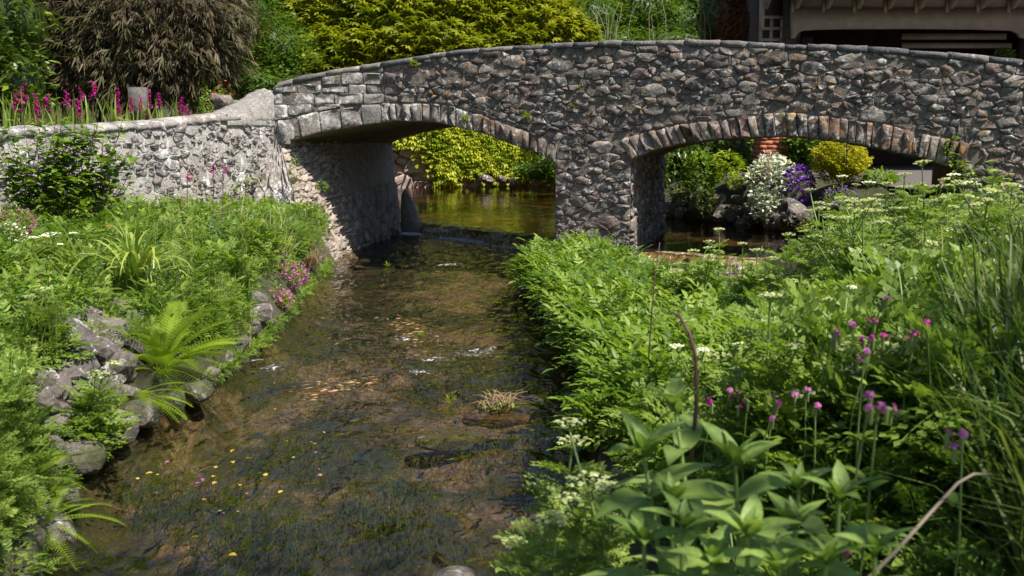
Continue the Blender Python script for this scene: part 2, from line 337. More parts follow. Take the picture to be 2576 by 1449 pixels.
def H(x, y):
    x = np.asarray(x, float); y = np.asarray(y, float)
    up = (y - np.interp(x, WE[:, 0], WE[:, 1])) > 0                     # upstream of the weir
    bed = np.where(up, -0.08, -0.26) + 0.05 * wn(x, y, 0.9) + 0.02 * wn(x, y, 3.1, 2)
    dl = xl(y) - x
    tl = np.where(y < 15, 0.66, 1.35)
    left = bed + (0.42 - bed) * ss(-0.25, 0.22, dl) + (tl - 0.42) * np.clip((dl - 0.2) / 2.6, 0, 1) + 0.04 * wn(x, y, 1.5)
    h = left
    dr = x - xr(y)
    isl = bed + (0.16 - bed) * ss(-0.2, 0.25, dr) + (0.10 + 0.2 * ss(7, 5, y)) * ss(0.2, 2.2, dr) + 0.3 * ss(2.5, 6, x - 1) + 0.04 * wn(x, y, 1.2)
    dc = segdist(x, y, CH); car = ss(0.40, 0.85, dc)
    isl = bed + (isl - bed) * car
    dp = x - xp(y)
    pool = bed + (0.45 - bed) * ss(-0.1, 0.25, dp) + 0.5 * ss(0.2, 1.6, dp)
    right = np.where(y < 12.9, isl, pool)
    right = np.where((y >= 12.0) & (y < 13.4), isl * (1 - ss(12.0, 13.4, y)) + pool * ss(12.0, 13.4, y), right)
    h = np.maximum(left, right)
    sd_ = (x - KX) * WDY - (y - KY) * WDX                     # behind the garden wall
    sd_ = -np.where(sd_ * 0 + WDY < 0, -sd_, sd_) if False else sd_
    beh = np.minimum(ss(0.12, 0.4, sd_), np.where(y > KY - 0.3, ss(-3.4, -4.2, x), 1.0))
    h = np.where(beh > 0, np.maximum(h, h + (1.55 - h) * beh), h)
    nearb = ss(6.5, 3.2, y) * ss(0.1, 1.3, x - xr(y)); h = h + 0.30 * nearb * (y < 12)
    h = np.where(y > 33.4, np.maximum(h, 0.9), h)
    hill = 0.30 * np.clip(y - 38, 0, 60) + 0.35 * np.clip(-x - 10, 0, 40) * ss(8, 20, y)
    return h + hill
def axis(lo, hi, st, far, n):
    a = np.arange(lo, hi + 1e-6, st); g = np.geomspace(1, far, n)
    return np.concatenate([lo - g[::-1], a, hi + g])
xs = axis(-9, 11, 0.11, 380, 14); ys = np.concatenate([[-300, -100, -30, -10, -3, 0], np.arange(0.6, 20, 0.11), np.arange(20, 60, 0.6), [64, 70, 80, 95, 140, 250, 500]])
X, Y = np.meshgrid(xs, ys); Z = H(X, Y)
nx, ny = len(xs), len(ys)
idx = np.arange(nx * ny).reshape(ny, nx); Q = np.stack([idx[:-1, :-1], idx[:-1, 1:], idx[1:, 1:], idx[1:, :-1]], -1).reshape(-1, 4)
V = np.stack([X, Y, Z], -1).reshape(-1, 3)
inbed = (Z.reshape(-1)[Q].mean(1) < 0.03)
inbed |= (Z.reshape(-1)[Q].mean(1) < 0.24) & (V[Q][:, :, 1].mean(1) > 13.5)
g = Geo(); g.V = [V]; g.T = [np.full(len(V), .5)]; g.F = [(Q[~inbed], 0), (Q[inbed], 1)]; g.n = len(V)
g.build('ground', [M['soil'], M['bed']], smooth=True, kind='structure', label='earth banks and gravel bed of the stream')
def ghit(px, py, lo=1.5, hi=60):
    d = ray(px, py); t = np.arange(lo, hi, 0.03); P = CAM + t[:, None] * d
    b = np.nonzero(P[:, 2] <= H(P[:, 0], P[:, 1]))[0]
    return P[b[0]] if len(b) else P[-1]
def gz(x, y): return float(H(x, y))

# water sheets
def sheet(name, poly_ok, x0, x1, y0, y1, st, z, mat, foam_glint_fn, label):
    xs = np.arange(x0, x1, st); ys = np.arange(y0, y1, st); X, Y = np.meshgrid(xs, ys); n = len(xs)
    idx = np.arange(X.size).reshape(X.shape); Q = np.stack([idx[:-1, :-1], idx[:-1, 1:], idx[1:, 1:], idx[1:, :-1]], -1).reshape(-1, 4)
    ok = poly_ok(X, Y).reshape(-1); Q = Q[ok[Q].any(1)]
    used, inv = np.unique(Q, return_inverse=True); Q = inv.reshape(Q.shape)
    xx, yy = X.reshape(-1)[used], Y.reshape(-1)[used]
    amp = 0.008 if z < 0.1 else 0.002
    zz = z + amp * wn(xx * 2.2, yy * 1.3, 2.0) + amp * wn(xx, yy, 5.5, 1)
    g = Geo(); g.add(np.stack([xx, yy, zz], 1), Q)
    me = g.mesh(name, mat, True)
    a = me.attributes.new('foam', 'FLOAT', 'POINT'); a.data.foreach_set('value', foam_glint_fn(xx, yy).astype(np.float32))
    return link(name, me, kind='structure', label=label)
wey = lambda x: np.interp(x, WE[:, 0], WE[:, 1])
def foam_glint_low(x, y):  # weir foam, plus white flecks painted in as glints on the water
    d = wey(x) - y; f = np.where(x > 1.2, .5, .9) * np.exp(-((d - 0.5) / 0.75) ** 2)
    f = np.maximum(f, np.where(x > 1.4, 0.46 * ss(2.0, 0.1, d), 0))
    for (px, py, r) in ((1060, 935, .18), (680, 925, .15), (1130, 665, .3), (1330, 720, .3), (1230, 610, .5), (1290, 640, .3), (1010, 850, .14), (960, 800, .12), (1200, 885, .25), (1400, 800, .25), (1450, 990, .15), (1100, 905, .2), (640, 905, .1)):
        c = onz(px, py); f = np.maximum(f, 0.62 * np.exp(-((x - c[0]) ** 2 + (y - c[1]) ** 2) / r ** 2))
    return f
sheet('stream_water', lambda X, Y: (Y < wey(X) - 0.05) & (H(X, Y) < 0.08), -3.4, 5.6, 0.6, 19, 0.06, 0.0, M['water'], foam_glint_low, 'clear shallow stream flowing over weed and gravel')
sheet('pool_water', lambda X, Y: (Y > wey(X) - 0.02) & (H(X, Y) < 0.3), -6.5, 6.2, 10.4, 35, 0.12, POOLZ, M['pool'], lambda x, y: x * 0, 'calm pool above the weir')
# weir: water sliding over a stone lip
g = Geo(); n = 260
L = np.stack([np.interp(np.linspace(0, 1, n), np.linspace(0, 1, len(WE)), WE[:, i]) for i in (0, 1)], 1)
T = np.gradient(L, axis=0); T /= np.linalg.norm(T, axis=1)[:, None]; Nn = np.stack([T[:, 1], -T[:, 0]], 1); Nn *= np.sign(-Nn[:, 1:2])
prof = [(-0.25, POOLZ + 0.0), (-0.08, POOLZ + 0.012), (0.02, POOLZ - 0.01), (0.07, POOLZ - 0.06), (0.09, 0.07), (0.14, -0.02), (0.2, -0.25)]
V = []
for k, (d, z) in enumerate(prof):
    jit = 0.03 * np.sin(np.arange(n) * 1.7 + k * .3) * (k > 1) + 0.05 * rng.random(n) * (k > 1) + 0.08 * np.sin(np.arange(n) * .21) + .05 * np.sin(np.arange(n) * .53) + .06 * k * np.clip(np.sin(np.arange(n) * .13), 0, 1) * (k > 2)
    V.append(np.column_stack([L + Nn * (d + jit)[:, None], np.full(n, z) + 0.008 * rng.standard_normal(n) * (k > 1)]))
V = np.concatenate(V); idx = np.arange(len(prof) * n).reshape(len(prof), n)
Q = np.stack([idx[:-1, :-1], idx[:-1, 1:], idx[1:, 1:], idx[1:, :-1]], -1).reshape(-1, 4)
m, nn = newmat('water_over_mossy_lip'); b = NB(nn); P = b.pos(); x = b.noise(b.map(P, (22, 22, 4)), 1, 4, .7)
bs = b('BsdfPrincipled'); b.l(b.ramp(x, [(0.3, (0.05, 0.04, 0.015)), (0.48, (0.22, 0.15, 0.06)), (0.60, (0.4, 0.36, 0.28)), (0.68, (0.8, 0.82, 0.82))]), bs.inputs[0])
bs.inputs['Roughness'].default_value = 0.12; b.l(b.bump(x, 0.8, 0.03), bs.inputs['Normal']); b.out(bs.outputs[0])
g.add(V, Q); g.build('weir_lip', m, smooth=True, label='low curved weir with water sliding over its mossy lip', cat='weir')

# ------------------------------------------------------------------ masonry tools
class Frame:
    def __init__(s, fn): s.fn = fn
    def __call__(s, u, z, d): return s.fn(u, z, d)
def clip(poly, n, c):
    out = []; k = len(poly)
    for i in range(k):
        a = poly[i]; b2 = poly[(i + 1) % k]; da = a[0] * n[0] + a[1] * n[1] - c; db = b2[0] * n[0] + b2[1] * n[1] - c
        if da <= 0: out.append(a)
        if (da < 0 < db) or (db < 0 < da): t = da / (da - db); out.append((a[0] + (b2[0] - a[0]) * t, a[1] + (b2[1] - a[1]) * t))
    return out
def area(p):
    p = np.array(p); x, y = p[:, 0], p[:, 1]; return 0.5 * abs(np.dot(x, np.roll(y, 1)) - np.dot(y, np.roll(x, 1)))
def mosaic(inside, u0, u1, z0, z1, radii, an, cut=None, tries=6000, sites=None):
    """sizes from large to small thrown as darts, then a weighted Voronoi diagram"""
    if sites is None:
        S = np.zeros((0, 2)); Rr = np.zeros(0)
        for r, k in radii:
            C = np.column_stack([rng.uniform(u0, u1, k), rng.uniform(z0, z1, k) * an])
            for c in C:
                if not inside(c[0], c[1] / an): continue
                rr = r * (0.85 + 0.3 * rng.random())
                if len(S) and (np.hypot(S[:, 0] - c[0], S[:, 1] - c[1]) < 0.80 * (Rr + rr)).any(): continue
                S = np.vstack([S, c]); Rr = np.append(Rr, rr)
    else:
        S, Rr = sites
        S = S * np.array([1, an])
    out = []
    for i in range(len(S)):
        s, r = S[i], Rr[i]; d = np.hypot(S[:, 0] - s[0], S[:, 1] - s[1]); nb = np.argsort(d)[1:22]
        e = 2.2 * r; p = [(s[0] - e, s[1] - e), (s[0] + e, s[1] - e), (s[0] + e, s[1] + e), (s[0] - e, s[1] + e)]
        for j in nb:
            q = S[j]; nrm = 2 * (q - s); c = q @ q - s @ s - Rr[j] ** 2 + r ** 2; p = clip(p, nrm, c)
            if len(p) < 3: break
        if len(p) < 3: continue
        p = [(a, b2 / an) for a, b2 in p]
        if cut: p = cut(p, (s[0], s[1] / an))
        if len(p) >= 3 and area(p) > 4e-4: out.append(p)
    return out
def rnd_poly(p, k=0.22):
    q = []
    n = len(p)
    for i in range(n):
        a = np.array(p[i]); b2 = np.array(p[(i + 1) % n])
        if np.hypot(*(b2 - a)) < 0.012: q.append(tuple((a + b2) / 2)); continue
        q.append(tuple(a + (b2 - a) * k)); q.append(tuple(b2 - (b2 - a) * k))
    return q
def stone_geo(g, fr, poly, proud, back=0.06, gap=0.008, rough=0.012, tint=None, mat=0, rnd=0.22, dome=0.25, local=None):
    p = rnd_poly(poly, rnd) if rnd else list(poly)
    p = np.array(p); 
    if len(p) < 3: return
    c = p.mean(0); rad = np.hypot(*(p - c).T).mean(); sc = max(0.5, 1 - gap / max(rad, 0.02))
    p = c + (p - c) * sc + rng.normal(0, rough * 0.25, p.shape)
    n = len(p); tl = rng.normal(0, 0.16, 2)                     # each face leans a little
    tin = rng.random() if tint is None else tint
    ins = c + (p - c) * (1 - 0.15 * (0.4 + 1.2 * rng.random((n, 1))))
    V = [fr(a, z, back) for a, z in p]
    V += [fr(a, z, -proud * (0.55 + 0.3 * rng.random()) + rng.normal(0, rough * .4)) for a, z in p]
    V += [fr(a, z, -proud + (a - c[0]) * tl[0] + (z - c[1]) * tl[1] + rng.normal(0, rough)) for a, z in ins]
    cc = c + rng.normal(0, rad * 0.2, 2); V.append(fr(cc[0], cc[1], -proud - dome * rad * 0.25 * rng.random() + rng.normal(0, rough)))
    V = np.array(V); i = np.arange(n); j = (i + 1) % n
    Fq = np.concatenate([np.stack([i, j, j + n, i + n], 1), np.stack([i + n, j + n, j + 2 * n, i + 2 * n], 1)])
    Ft = np.stack([i + 2 * n, j + 2 * n, np.full(n, 3 * n)], 1)
    g.add(V, [Fq, Ft], tin, mat)
def stones(parent, fr, polys, mat, name='stone', restname='small_rubble', limit=300, proud=(0.012, 0.05), count=[0], **k):
    """the largest as parts of their own, the rest as one"""
    polys = sorted(polys, key=area, reverse=True); rest = Geo()
    for i, p in enumerate(polys):
        pr = R(*proud)
        if i < limit:
            g = Geo(); stone_geo(g, fr, p, pr, **k)
            if g.n: g.build(name, mat, parent)
        else: stone_geo(rest, fr, p, pr, **k)
    if rest.n: rest.build(restname, mat, parent, kind='stuff')

# ------------------------------------------------------------------ bridge
U0, AF = 0.80, math.radians(22)
U2 = UB * math.cos(AF) + VB * math.sin(AF); V2 = VB * math.cos(AF) - UB * math.sin(AF)
def FP(u, z, d=0.0):
    if u >= U0: p = P0 + u * UB + d * VB
    else: p = P0 + U0 * UB + (u - U0) * U2 + d * (V2 if abs(d) < 0.5 else VB)
    return np.array([p[0], p[1], z])
def fuz(px, py):
    h = onplane(px, py, P0, VB); u = (h - P0) @ UB
    if u < U0:
        o = P0 + U0 * UB; h = onplane(px, py, o, V2); u = U0 + (h - o) @ U2
    return u, h[2]
def line(L): return np.array([fuz(*p) for p in L])
TOP = line([(690, 222), (700, 208), (767, 190), (859, 173), (965, 157), (1045, 143), (1158, 123), (1275, 115), (1425, 108), (1575, 103), (1717, 100), (1884, 107), (2051, 113), (2234, 120), (2384, 133), (2576, 152)])
TOP = np.vstack([TOP, [(TOP[-1, 0] + 2.5, TOP[-1, 1] - 0.35)]])
AI = [line([(708, 364), (735, 352), (771, 342), (817, 331), (869, 322), (947, 310), (999, 305), (1051, 307), (1092, 308), (1158, 323), (1218, 337), (1292, 366), (1352, 386), (1398, 412)]),
      line([(1588, 402), (1640, 380), (1717, 361), (1780, 354), (1850, 350), (1984, 343), (2117, 357), (2217, 377), (2317, 398), (2420, 432)])]
AE = [line([(696, 302), (771, 285), (869, 268), (965, 258), (1080, 258), (1126, 263), (1209, 287), (1325, 327), (1402, 358)]),
      line([(1560, 348), (1640, 326), (1717, 310), (1850, 294), (1968, 281), (2117, 294), (2250, 317), (2350, 337), (2440, 362)])]
top = lambda u: np.interp(u, TOP[:, 0], TOP[:, 1])
CT = 0.065
ULO, UHI = TOP[0, 0] - 0.02, TOP[-1, 0]
spans = [(a[0, 0], a[-1, 0]) for a in AI]
bridge = thing('stone_bridge', 'humped rubble stone bridge with two low arches over the stream', 'bridge', tuple(P0))
bridge.location = (0, 0, 0)
def under(u):
    for a, (s0, s1) in zip(AI, spans):
        if s0 <= u <= s1: return float(np.interp(u, a[:, 0], a[:, 1])) + 0.01
    return -0.45
us = sorted(set(np.round(np.concatenate([np.arange(ULO, UHI, 0.07)] + [[s0 - 0.001, s0 + 0.001, s1 - 0.001, s1 + 0.001] for s0, s1 in spans]), 4)))
NZ = 16
V = []; rows = []
for u in us:
    t, bo = float(top(u)) - CT + 0.01, under(u)
    col = [FP(u, bo + (t - bo) * k / NZ, -0.006 + 0.014 * mnoise.noise(Vector((u * 9, 0, (bo + (t - bo) * k / NZ) * 9)))) for k in range(NZ + 1)]
    col += [FP(u, t, 0.45), FP(u, t - 0.9 if t - 0.9 > bo + .2 else bo + .2, 0.46)]
    bk = lambda d, z: np.array([*(P0 + u * UB + d * bwid(u) / BW * VB)[:2], z])
    t2 = t - 0.9 if t - 0.9 > bo + .2 else bo + .2
    col += [bk(BW - 0.4, t2), bk(BW - 0.4, t), bk(BW, t), bk(BW, bo)]
    if bo > 0:                                               # uneven soffit
        for k in range(1, 12):
            d = BW * (1 - k / 12); col.append(bk(d, bo + 0.035 * mnoise.noise(Vector((u * 5, d * 5, 3)))))
    else:
        for k in range(1, 12): col.append(bk(BW * (1 - k / 12), bo))
    V.append(col)
nc = len(V[0]); V = np.array(V).reshape(-1, 3); idx = np.arange(len(us) * nc).reshape(len(us), nc)
i2 = np.roll(idx, -1, axis=1)
Q = np.stack([idx[:-1], idx[1:], i2[1:], i2[:-1]], -1); Qm = np.zeros(Q.shape[:2], int)
Qm[:, NZ + 6:] = 1
g = Geo(); g.V = [V]; g.T = [np.clip(rng.random(len(V)), 0, 1)]; Qf = Q.reshape(-1, 4); g.F = [(Qf[Qm.reshape(-1) == 0], 0), (Qf[Qm.reshape(-1) == 1], 1), ]
g.n = len(V); g.build('masonry_core', [M['mortar'], M['soffit']], bridge)

def extz(u):
    for e in AE:
        if e[0, 0] <= u <= e[-1, 0]: return float(np.interp(u, e[:, 0], e[:, 1]))
    return None
PIER = (spans[0][1], spans[1][0])
def cut_face(poly, s):
    # under the coping
    u, z = s; sl = float(top(u + .05) - top(u - .05)) / .1; zt = float(top(u)) - CT
    poly = clip(poly, (-sl, 1.0), zt - sl * u)
    for e in AE:                                              # outside each arch ring
        if e[0, 0] - .25 < u < e[-1, 0] + .25 and len(poly) >= 3:
            best = None
            for k in range(len(e) - 1):
                a, b2 = e[k], e[k + 1]; dd = b2 - a; t = np.clip(((u - a[0]) * dd[0] + (z - a[1]) * dd[1]) / (dd @ dd), 0, 1)
                q = a + dd * t; ds = math.hypot(u - q[0], z - q[1])
                end = (k == 0 and t <= 0) or (k == len(e) - 2 and t >= 1)
                if best is None or ds < best[0]: best = (ds, q, dd, end)
            ds, q, dd, end = best
            if end: continue
            nr = np.array([dd[1], -dd[0]]) / math.hypot(*dd)  # downwards
            if (u - q[0]) * nr[0] + (z - q[1]) * nr[1] > 0: return []
            poly = clip(poly, nr, q @ nr)
    for a in AI:                                              # below the springings: pier edges
        if len(poly) < 3: return poly
        if z < a[0, 1] + .1 or z < a[-1, 1] + .1:
            if u < a[0, 0] + .02: poly = clip(poly, (1, 0), a[0, 0])
            elif u > a[-1, 0] - .02: poly = clip(poly, (-1, 0), -a[-1, 0])
    return poly
def in_face(u, z):
    if z > top(u) - CT - 0.02: return False
    for a, e in zip(AI, AE):
        if a[0, 0] < u < a[-1, 0]:
            if z < np.interp(u, e[:, 0], e[:, 1]) + 0.02: return False
    return True
uj = fuz(967, 250)[0]
rub = mosaic(lambda u, z: in_face(u, z) and u > uj + 0.02 and (z > 0.15 or PIER[0] < u < PIER[1]), uj, UHI - .4, -0.15, 3.1,
             [(0.18, 60), (0.14, 260), (0.112, 1000), (0.086, 2800), (0.064, 5600), (0.048, 3000)], 1.9, cut_face)
rub = [clip(p, (-1, 0), -uj) for p in rub]; rub = [p for p in rub if len(p) >= 3]
stones(bridge, FP, rub, M['rubble'], 'stone', 'small_rubble', 300, (0.004, 0.030), rough=0.010, gap=0.0055, dome=0.1, rnd=0.12)
# grey ashlar end
rowh = [0.15, 0.12, 0.16, 0.13, 0.12, 0.15]; z = 1.30; row = 0
while z < 3.0:
    hgt = rowh[row % 6]; u = ULO + 0.01 - R(0, .2)
    while u < uj:
        l = R(0.24, 0.44); q = [(u, z + R(-.008, .008)), (u + l, z + R(-.008, .008)), (u + l, z + hgt + R(-.008, .008)), (u, z + hgt + R(-.008, .008))]
        q = clip(clip(q, (1, 0), uj - .004), (-1, 0), -(ULO + .01)); c = (u + l / 2, z + hgt / 2)
        if len(q) >= 3 and (in_face(*c) or in_face(c[0], c[1] + .07)): q = cut_face(q, (min(max(c[0], ULO + .05), uj - .05), c[1] + .05))
        else: q = []
        if len(q) >= 3 and area(q) > 2e-3:
            g = Geo(); stone_geo(g, FP, q, R(0.012, 0.03), gap=0.006, rough=0.004, rnd=0.07, dome=0.08); g.build('ashlar_block', M['ashlar'], bridge)
        u += l
    z += hgt; row += 1
# voussoirs
def arc_pt(e, t):
    d = np.r_[0, np.cumsum(np.hypot(*np.diff(e, axis=0).T))]; d /= d[-1]; return np.array([np.interp(t, d, e[:, 0]), np.interp(t, d, e[:, 1])])
def ringv(ai, ae, n0, nbig):
    ts = [0.0]
    tj = 0.36 if nbig else 0.0
    if nbig: ts += list(np.linspace(0, tj, nbig + 1)[1:])
    w8 = np.array([R(0.6, 1.4) for _ in range(n0)]); ts += list(tj + (1 - tj) * np.cumsum(w8) / w8.sum())
    for k in range(len(ts) - 1):
        a, c = ts[k], ts[k + 1]; q = [arc_pt(ai, a), arc_pt(ai, (a + c) / 2), arc_pt(ai, c), arc_pt(ae, c) + (0, R(-.02, .012)), arc_pt(ae, a) + (0, R(-.02, .012))]
        big = k < nbig
        pale = nbig and k < nbig + 10
        g = Geo(); stone_geo(g, FP, q, R(0.015, 0.03) if big else R(0.015, 0.055), back=0.22, gap=0.005 if big else 0.009, rough=0.004 if big else 0.009, rnd=0.07, dome=0.1)
        g.build('ashlar_block' if big else 'voussoir', M['ashlar'] if big else (M['voussoir_pale'] if pale else M['voussoir']), bridge)
ringv(AI[0], AE[0], 21, 5); ringv(AI[1], AE[1], 37, 0)
# coping slabs
def box8(g, c8, tint, mat=0):
    g.add(c8, np.array([[0, 3, 2, 1], [4, 5, 6, 7], [0, 1, 5, 4], [1, 2, 6, 5], [2, 3, 7, 6], [3, 0, 4, 7]]), tint, mat)
u = ULO
while u < UHI - 0.5:
    l = R(0.22, 0.5); a, c = u + .006, u + l - .006; o = R(0.015, 0.05); up = R(-.008, .014)
    P = []
    nseg = 3
    g = Geo(); V = []
    for k in range(nseg + 1):
        uu = a + (c - a) * k / nseg; tz = float(top(uu)) + up + R(-.006, .006); bz = float(top(uu)) - CT + R(-.01, .005)
        V += [FP(uu, bz, -o + R(-.008, .008)), FP(uu, tz - .012, -o + R(-.008, .008)), FP(uu, tz, -o + .02), FP(uu, tz + .01, 0.2), FP(uu, tz - .005, 0.44), FP(uu, bz, 0.44)]
    F = []
    for k in range(nseg):
        for m_ in range(6): i = k * 6 + m_; j = k * 6 + (m_ + 1) % 6; F.append((i, i + 6, j + 6, j))
    F = [list(f) for f in F]; g.faces(V, F + [[0, 1, 2, 3, 4, 5], [nseg * 6 + x for x in (5, 4, 3, 2, 1, 0)]], rng.random())
    g.build('coping_stone', M['coping'], bridge); u += l

# tunnel side walls ------------------------------------------------
def bil(A, B, C, D):   # A front bottom, B back bottom, C back top, D front top
    A, B, C, D = map(np.array, (A, B, C, D)); n = np.cross(B - A, D - A); n /= np.linalg.norm(n)
    if n[0] < 0: n = -n
    Lh = np.linalg.norm(B - A); Hh = np.linalg.norm(D - A)
    def f(u, z, d):
        s, t = u / Lh, z / Hh; p = (A * (1 - s) + B * s) * (1 - t) + (D * (1 - s) + C * s) * t; return p - n * d
    return f, Lh, Hh
def wall_surface(fr, Lh, Hh, nu, nz, amp=0.03, d0=0.025, sc=6):
    V = []; 
    for j in range(nz + 1):
        for i in range(nu + 1):
            u, z = Lh * i / nu, Hh * j / nz; V.append(fr(u, z, d0 + amp * mnoise.noise(Vector((u * sc, z * sc, 5)))))
    idx = np.arange((nu + 1) * (nz + 1)).reshape(nz + 1, nu + 1)
    return np.array(V), np.stack([idx[:-1, :-1], idx[:-1, 1:], idx[1:, 1:], idx[1:, :-1]], -1).reshape(-1, 4)
spL = FP(*AI[0][0]); bT = P0 + (AI[0][0, 0] + 0.02) * UB + 3.7 * VB
D_ = spL + np.array([-.02, 0.02, 0.02]); C_ = np.array([bT[0], bT[1], AI[0][0, 1] + .02])
mid = onz(905, 628, 0); bb = onz(1010, 592, -0.02)
_w = np.array([-2.04, -3.0]) / 3.63; GW0 = (KX + .9 * _w[0] + .12, KY + .9 * _w[1], 0.3)
Zs = 0.62                                                   # plinth level
def lerp(a, b, t): return np.array(a) * (1 - t) + np.array(b) * t
# tunnel wall proper (behind the shadow line): upper battered plaster face and lower blockwork
fM = onplane(905, 628, np.array([*mid[:2], 0]), np.array([0, 1, 0])); fM[2] = -0.25
topM = lerp(D_, C_, 0.42)
f1, L1, H1 = bil((mid[0], mid[1], -0.25), (bb[0], bb[1], -0.25), C_, topM)
V, Q = wall_surface(f1, L1, H1, 40, 50, 0.03, 0.02)
g = Geo(); g.add(V, Q, rng.random(len(V)) * .6 + .2); g.build('tunnel_wall', M['tunnel'], bridge, smooth=True)
blk = mosaic(lambda u, z: 0 < u < L1 and 0 < z < H1 * 0.50, 0, L1, 0, H1 * 0.5, [(0.15, 400), (0.11, 1500), (0.07, 1500)], 1.25, lambda p, s: clip(clip(p, (-1, 0), 0), (1, 0), L1))
stones(bridge, f1, blk, M['tunnel'], 'tunnel_block', 'small_rubble', 80, (0.0, 0.03), gap=0.008, rough=0.006, rnd=0.15)
# sunlit rubble wing in front of it
fb = onz(800, 672, 0)
f2, L2, H2 = bil((fb[0], fb[1], -0.2), (mid[0], mid[1], -0.2), topM, D_)
V, Q = wall_surface(f2, L2, H2, 40, 60, 0.07, 0.03, 5)
wing = thing('rubble_wing_wall', 'sunlit pale pink rubble wall leaning into the left arch above the water', 'wall')
g = Geo(); g.add(V, Q, rng.random(len(V)) * .6 + .3); g.build('wall_core', M['bankstone'], wing, smooth=True)
blk = mosaic(lambda u, z: 0 < u < L2 and 0 < z < H2, 0, L2, 0, H2, [(0.14, 300), (0.1, 900), (0.065, 2500), (0.045, 2500)], 2.1, lambda p, s: clip(clip(p, (-1, 0), 0), (1, 0), L2))
blk = [p for p in blk if rng.random() < 0.72]
stones(wing, f2, blk, M['bankstone'], 'stone', 'small_rubble', 160, (0.0, 0.06), gap=0.010, rough=0.016, rnd=0.2, dome=0.4)
f4, L4, H4 = bil(GW0, (fb[0], fb[1], -0.2), D_, (*(np.array(FP(ULO + .02, 0))[:2]), 1.62))
V, Q = wall_surface(f4, L4, H4, 40, 60, 0.08, 0.0, 7)
g = Geo(); g.add(V, Q, rng.random(len(V)) * .6 + .3); g.build('wall_core', M['limewall'], wing, smooth=True)
# pier flank inside the right arch
pr0 = P0 + PIER[1] * UB; 
f3, L3, H3 = bil((*(pr0 + 0.06 * UB)[:2], -0.25), (*(pr0 + bwid(4.5) * VB + .05 * UB)[:2], -0.25), (*(pr0 + bwid(4.5) * VB)[:2], AI[1][0, 1] + .05), (*pr0[:2], AI[1][0, 1] + .05))
V, Q = wall_surface(f3, L3, H3, 40, 40, 0.08, 0.03, 4)
g = Geo(); g.add(V, Q, rng.random(len(V))); g.build('pier_flank', M['tunnel'], bridge, smooth=True)
blk = mosaic(lambda u, z: 0 < u < L3 and 0 < z < H3, 0, L3, 0, H3, [(0.16, 200), (0.1, 900), (0.065, 1200)], 1.4, lambda p, s: clip(clip(p, (-1, 0), 0), (1, 0), L3))
stones(bridge, f3, blk, M['rubble'], 'flank_stone', 'small_rubble', 60, (-0.01, 0.03), gap=0.01, rough=0.014)

# ------------------------------------------------------------------ garden wall on the left
K = FP(ULO, 0, 0.0); Kxy = K.copy()
Wl = onz(0, 322, 1.78)
Wend = np.array([(0 - 1288) / FPX * 11.0, 11.0, 0]); WU = (Wend - np.array([K[0], K[1], 0])); WL_ = np.linalg.norm(WU); WU /= WL_
WN = np.array([WU[1], -WU[0], 0]); 
if WN[1] > 0: WN = -WN                                       # outward, to the camera
WO = np.array([K[0], K[1], 0]) + 0.0 * WU
def GW(u, z, d=0.0): p = WO + u * WU - d * WN; return np.array([p[0], p[1], z])
def guz(px, py): h = onplane(px, py, WO, WN); return (h - WO) @ WU, h[2]
GT = np.array([guz(*p) for p in [(690, 288), (650, 287), (600, 286), (566, 286), (400, 304), (200, 318), (0, 323)]])
GT = np.vstack([GT, [(GT[-1, 0] + 3.5, GT[-1, 1] - 0.02)]]); gt = lambda u: np.interp(u, GT[:, 0], GT[:, 1])
gwall = thing('garden_wall', 'low sunlit limewashed rubble wall running from the bridge end to the left', 'wall')
GL = GT[-1, 0]
V = []; nu, nz = 90, 24
for i in range(nu + 1):
    u = GL * i / nu; t = float(gt(u)) - .05
    for j in range(nz + 1):
        z = 0.3 + (t - 0.3) * j / nz; V.append(GW(u, z, 0.012 + 0.02 * mnoise.noise(Vector((u * 8, z * 8, 1)))))
    V.append(GW(u, t, 0.4)); V.append(GW(u, 0.4, 0.4))
nc = nz + 3; idx = np.arange((nu + 1) * nc).reshape(nu + 1, nc)
Q = np.stack([idx[:-1, :-1], idx[1:, :-1], idx[1:, 1:], idx[:-1, 1:]], -1).reshape(-1, 4)
g = Geo(); g.add(np.array(V), Q, rng.random(len(V))); g.build('wall_core', M['limemortar'], gwall)
def cutg(p, s):
    u = s[0]; sl = float(gt(u + .05) - gt(u - .05)) / .1; p = clip(p, (-sl, 1), float(gt(u)) - .07 - sl * u)
    return clip(p, (-1, 0), -0.01)
gst = mosaic(lambda u, z: 0 < u < GL and z < gt(u) - 0.08, 0, GL, 0.4, 2.4, [(0.10, 300), (0.075, 1200), (0.052, 3500), (0.038, 4500)], 1.5, cutg)
gst = [p for p in gst if rng.random() < 0.8]
stones(gwall, GW, gst, M['limewall'], 'stone', 'small_rubble', 300, (-0.016, 0.014), gap=0.012, rough=0.010, dome=0.15, rnd=0.15)
u = 0.0
while u < GL - .3:
    l = R(0.2, 0.42); o = R(0.01, 0.035); V = []; ns = 3
    for k in range(ns + 1):
        uu = u + .004 + (l - .008) * k / ns; tz = float(gt(uu)) + R(-.006, .01)
        V += [GW(uu, tz - .10 + R(-.012, .012), -o * .4), GW(uu, tz - .045, -o), GW(uu, tz - .012, -o + .05), GW(uu, tz + .018, 0.16), GW(uu, tz + .01, 0.32), GW(uu, tz - .09, 0.42)]
    g = Geo(); F = [[k * 6 + m_, k * 6 + 6 + m_, k * 6 + 6 + (m_ + 1) % 6, k * 6 + (m_ + 1) % 6] for k in range(ns) for m_ in range(6)]
    F = [f[::-1] for f in F] + [[5, 4, 3, 2, 1, 0], [ns * 6 + x for x in range(6)]]
    g.faces(V, F, rng.random()); g.build('coping_stone', M['limewall'] if rng.random() < .75 else M['voussoir_pale'], gwall); u += l

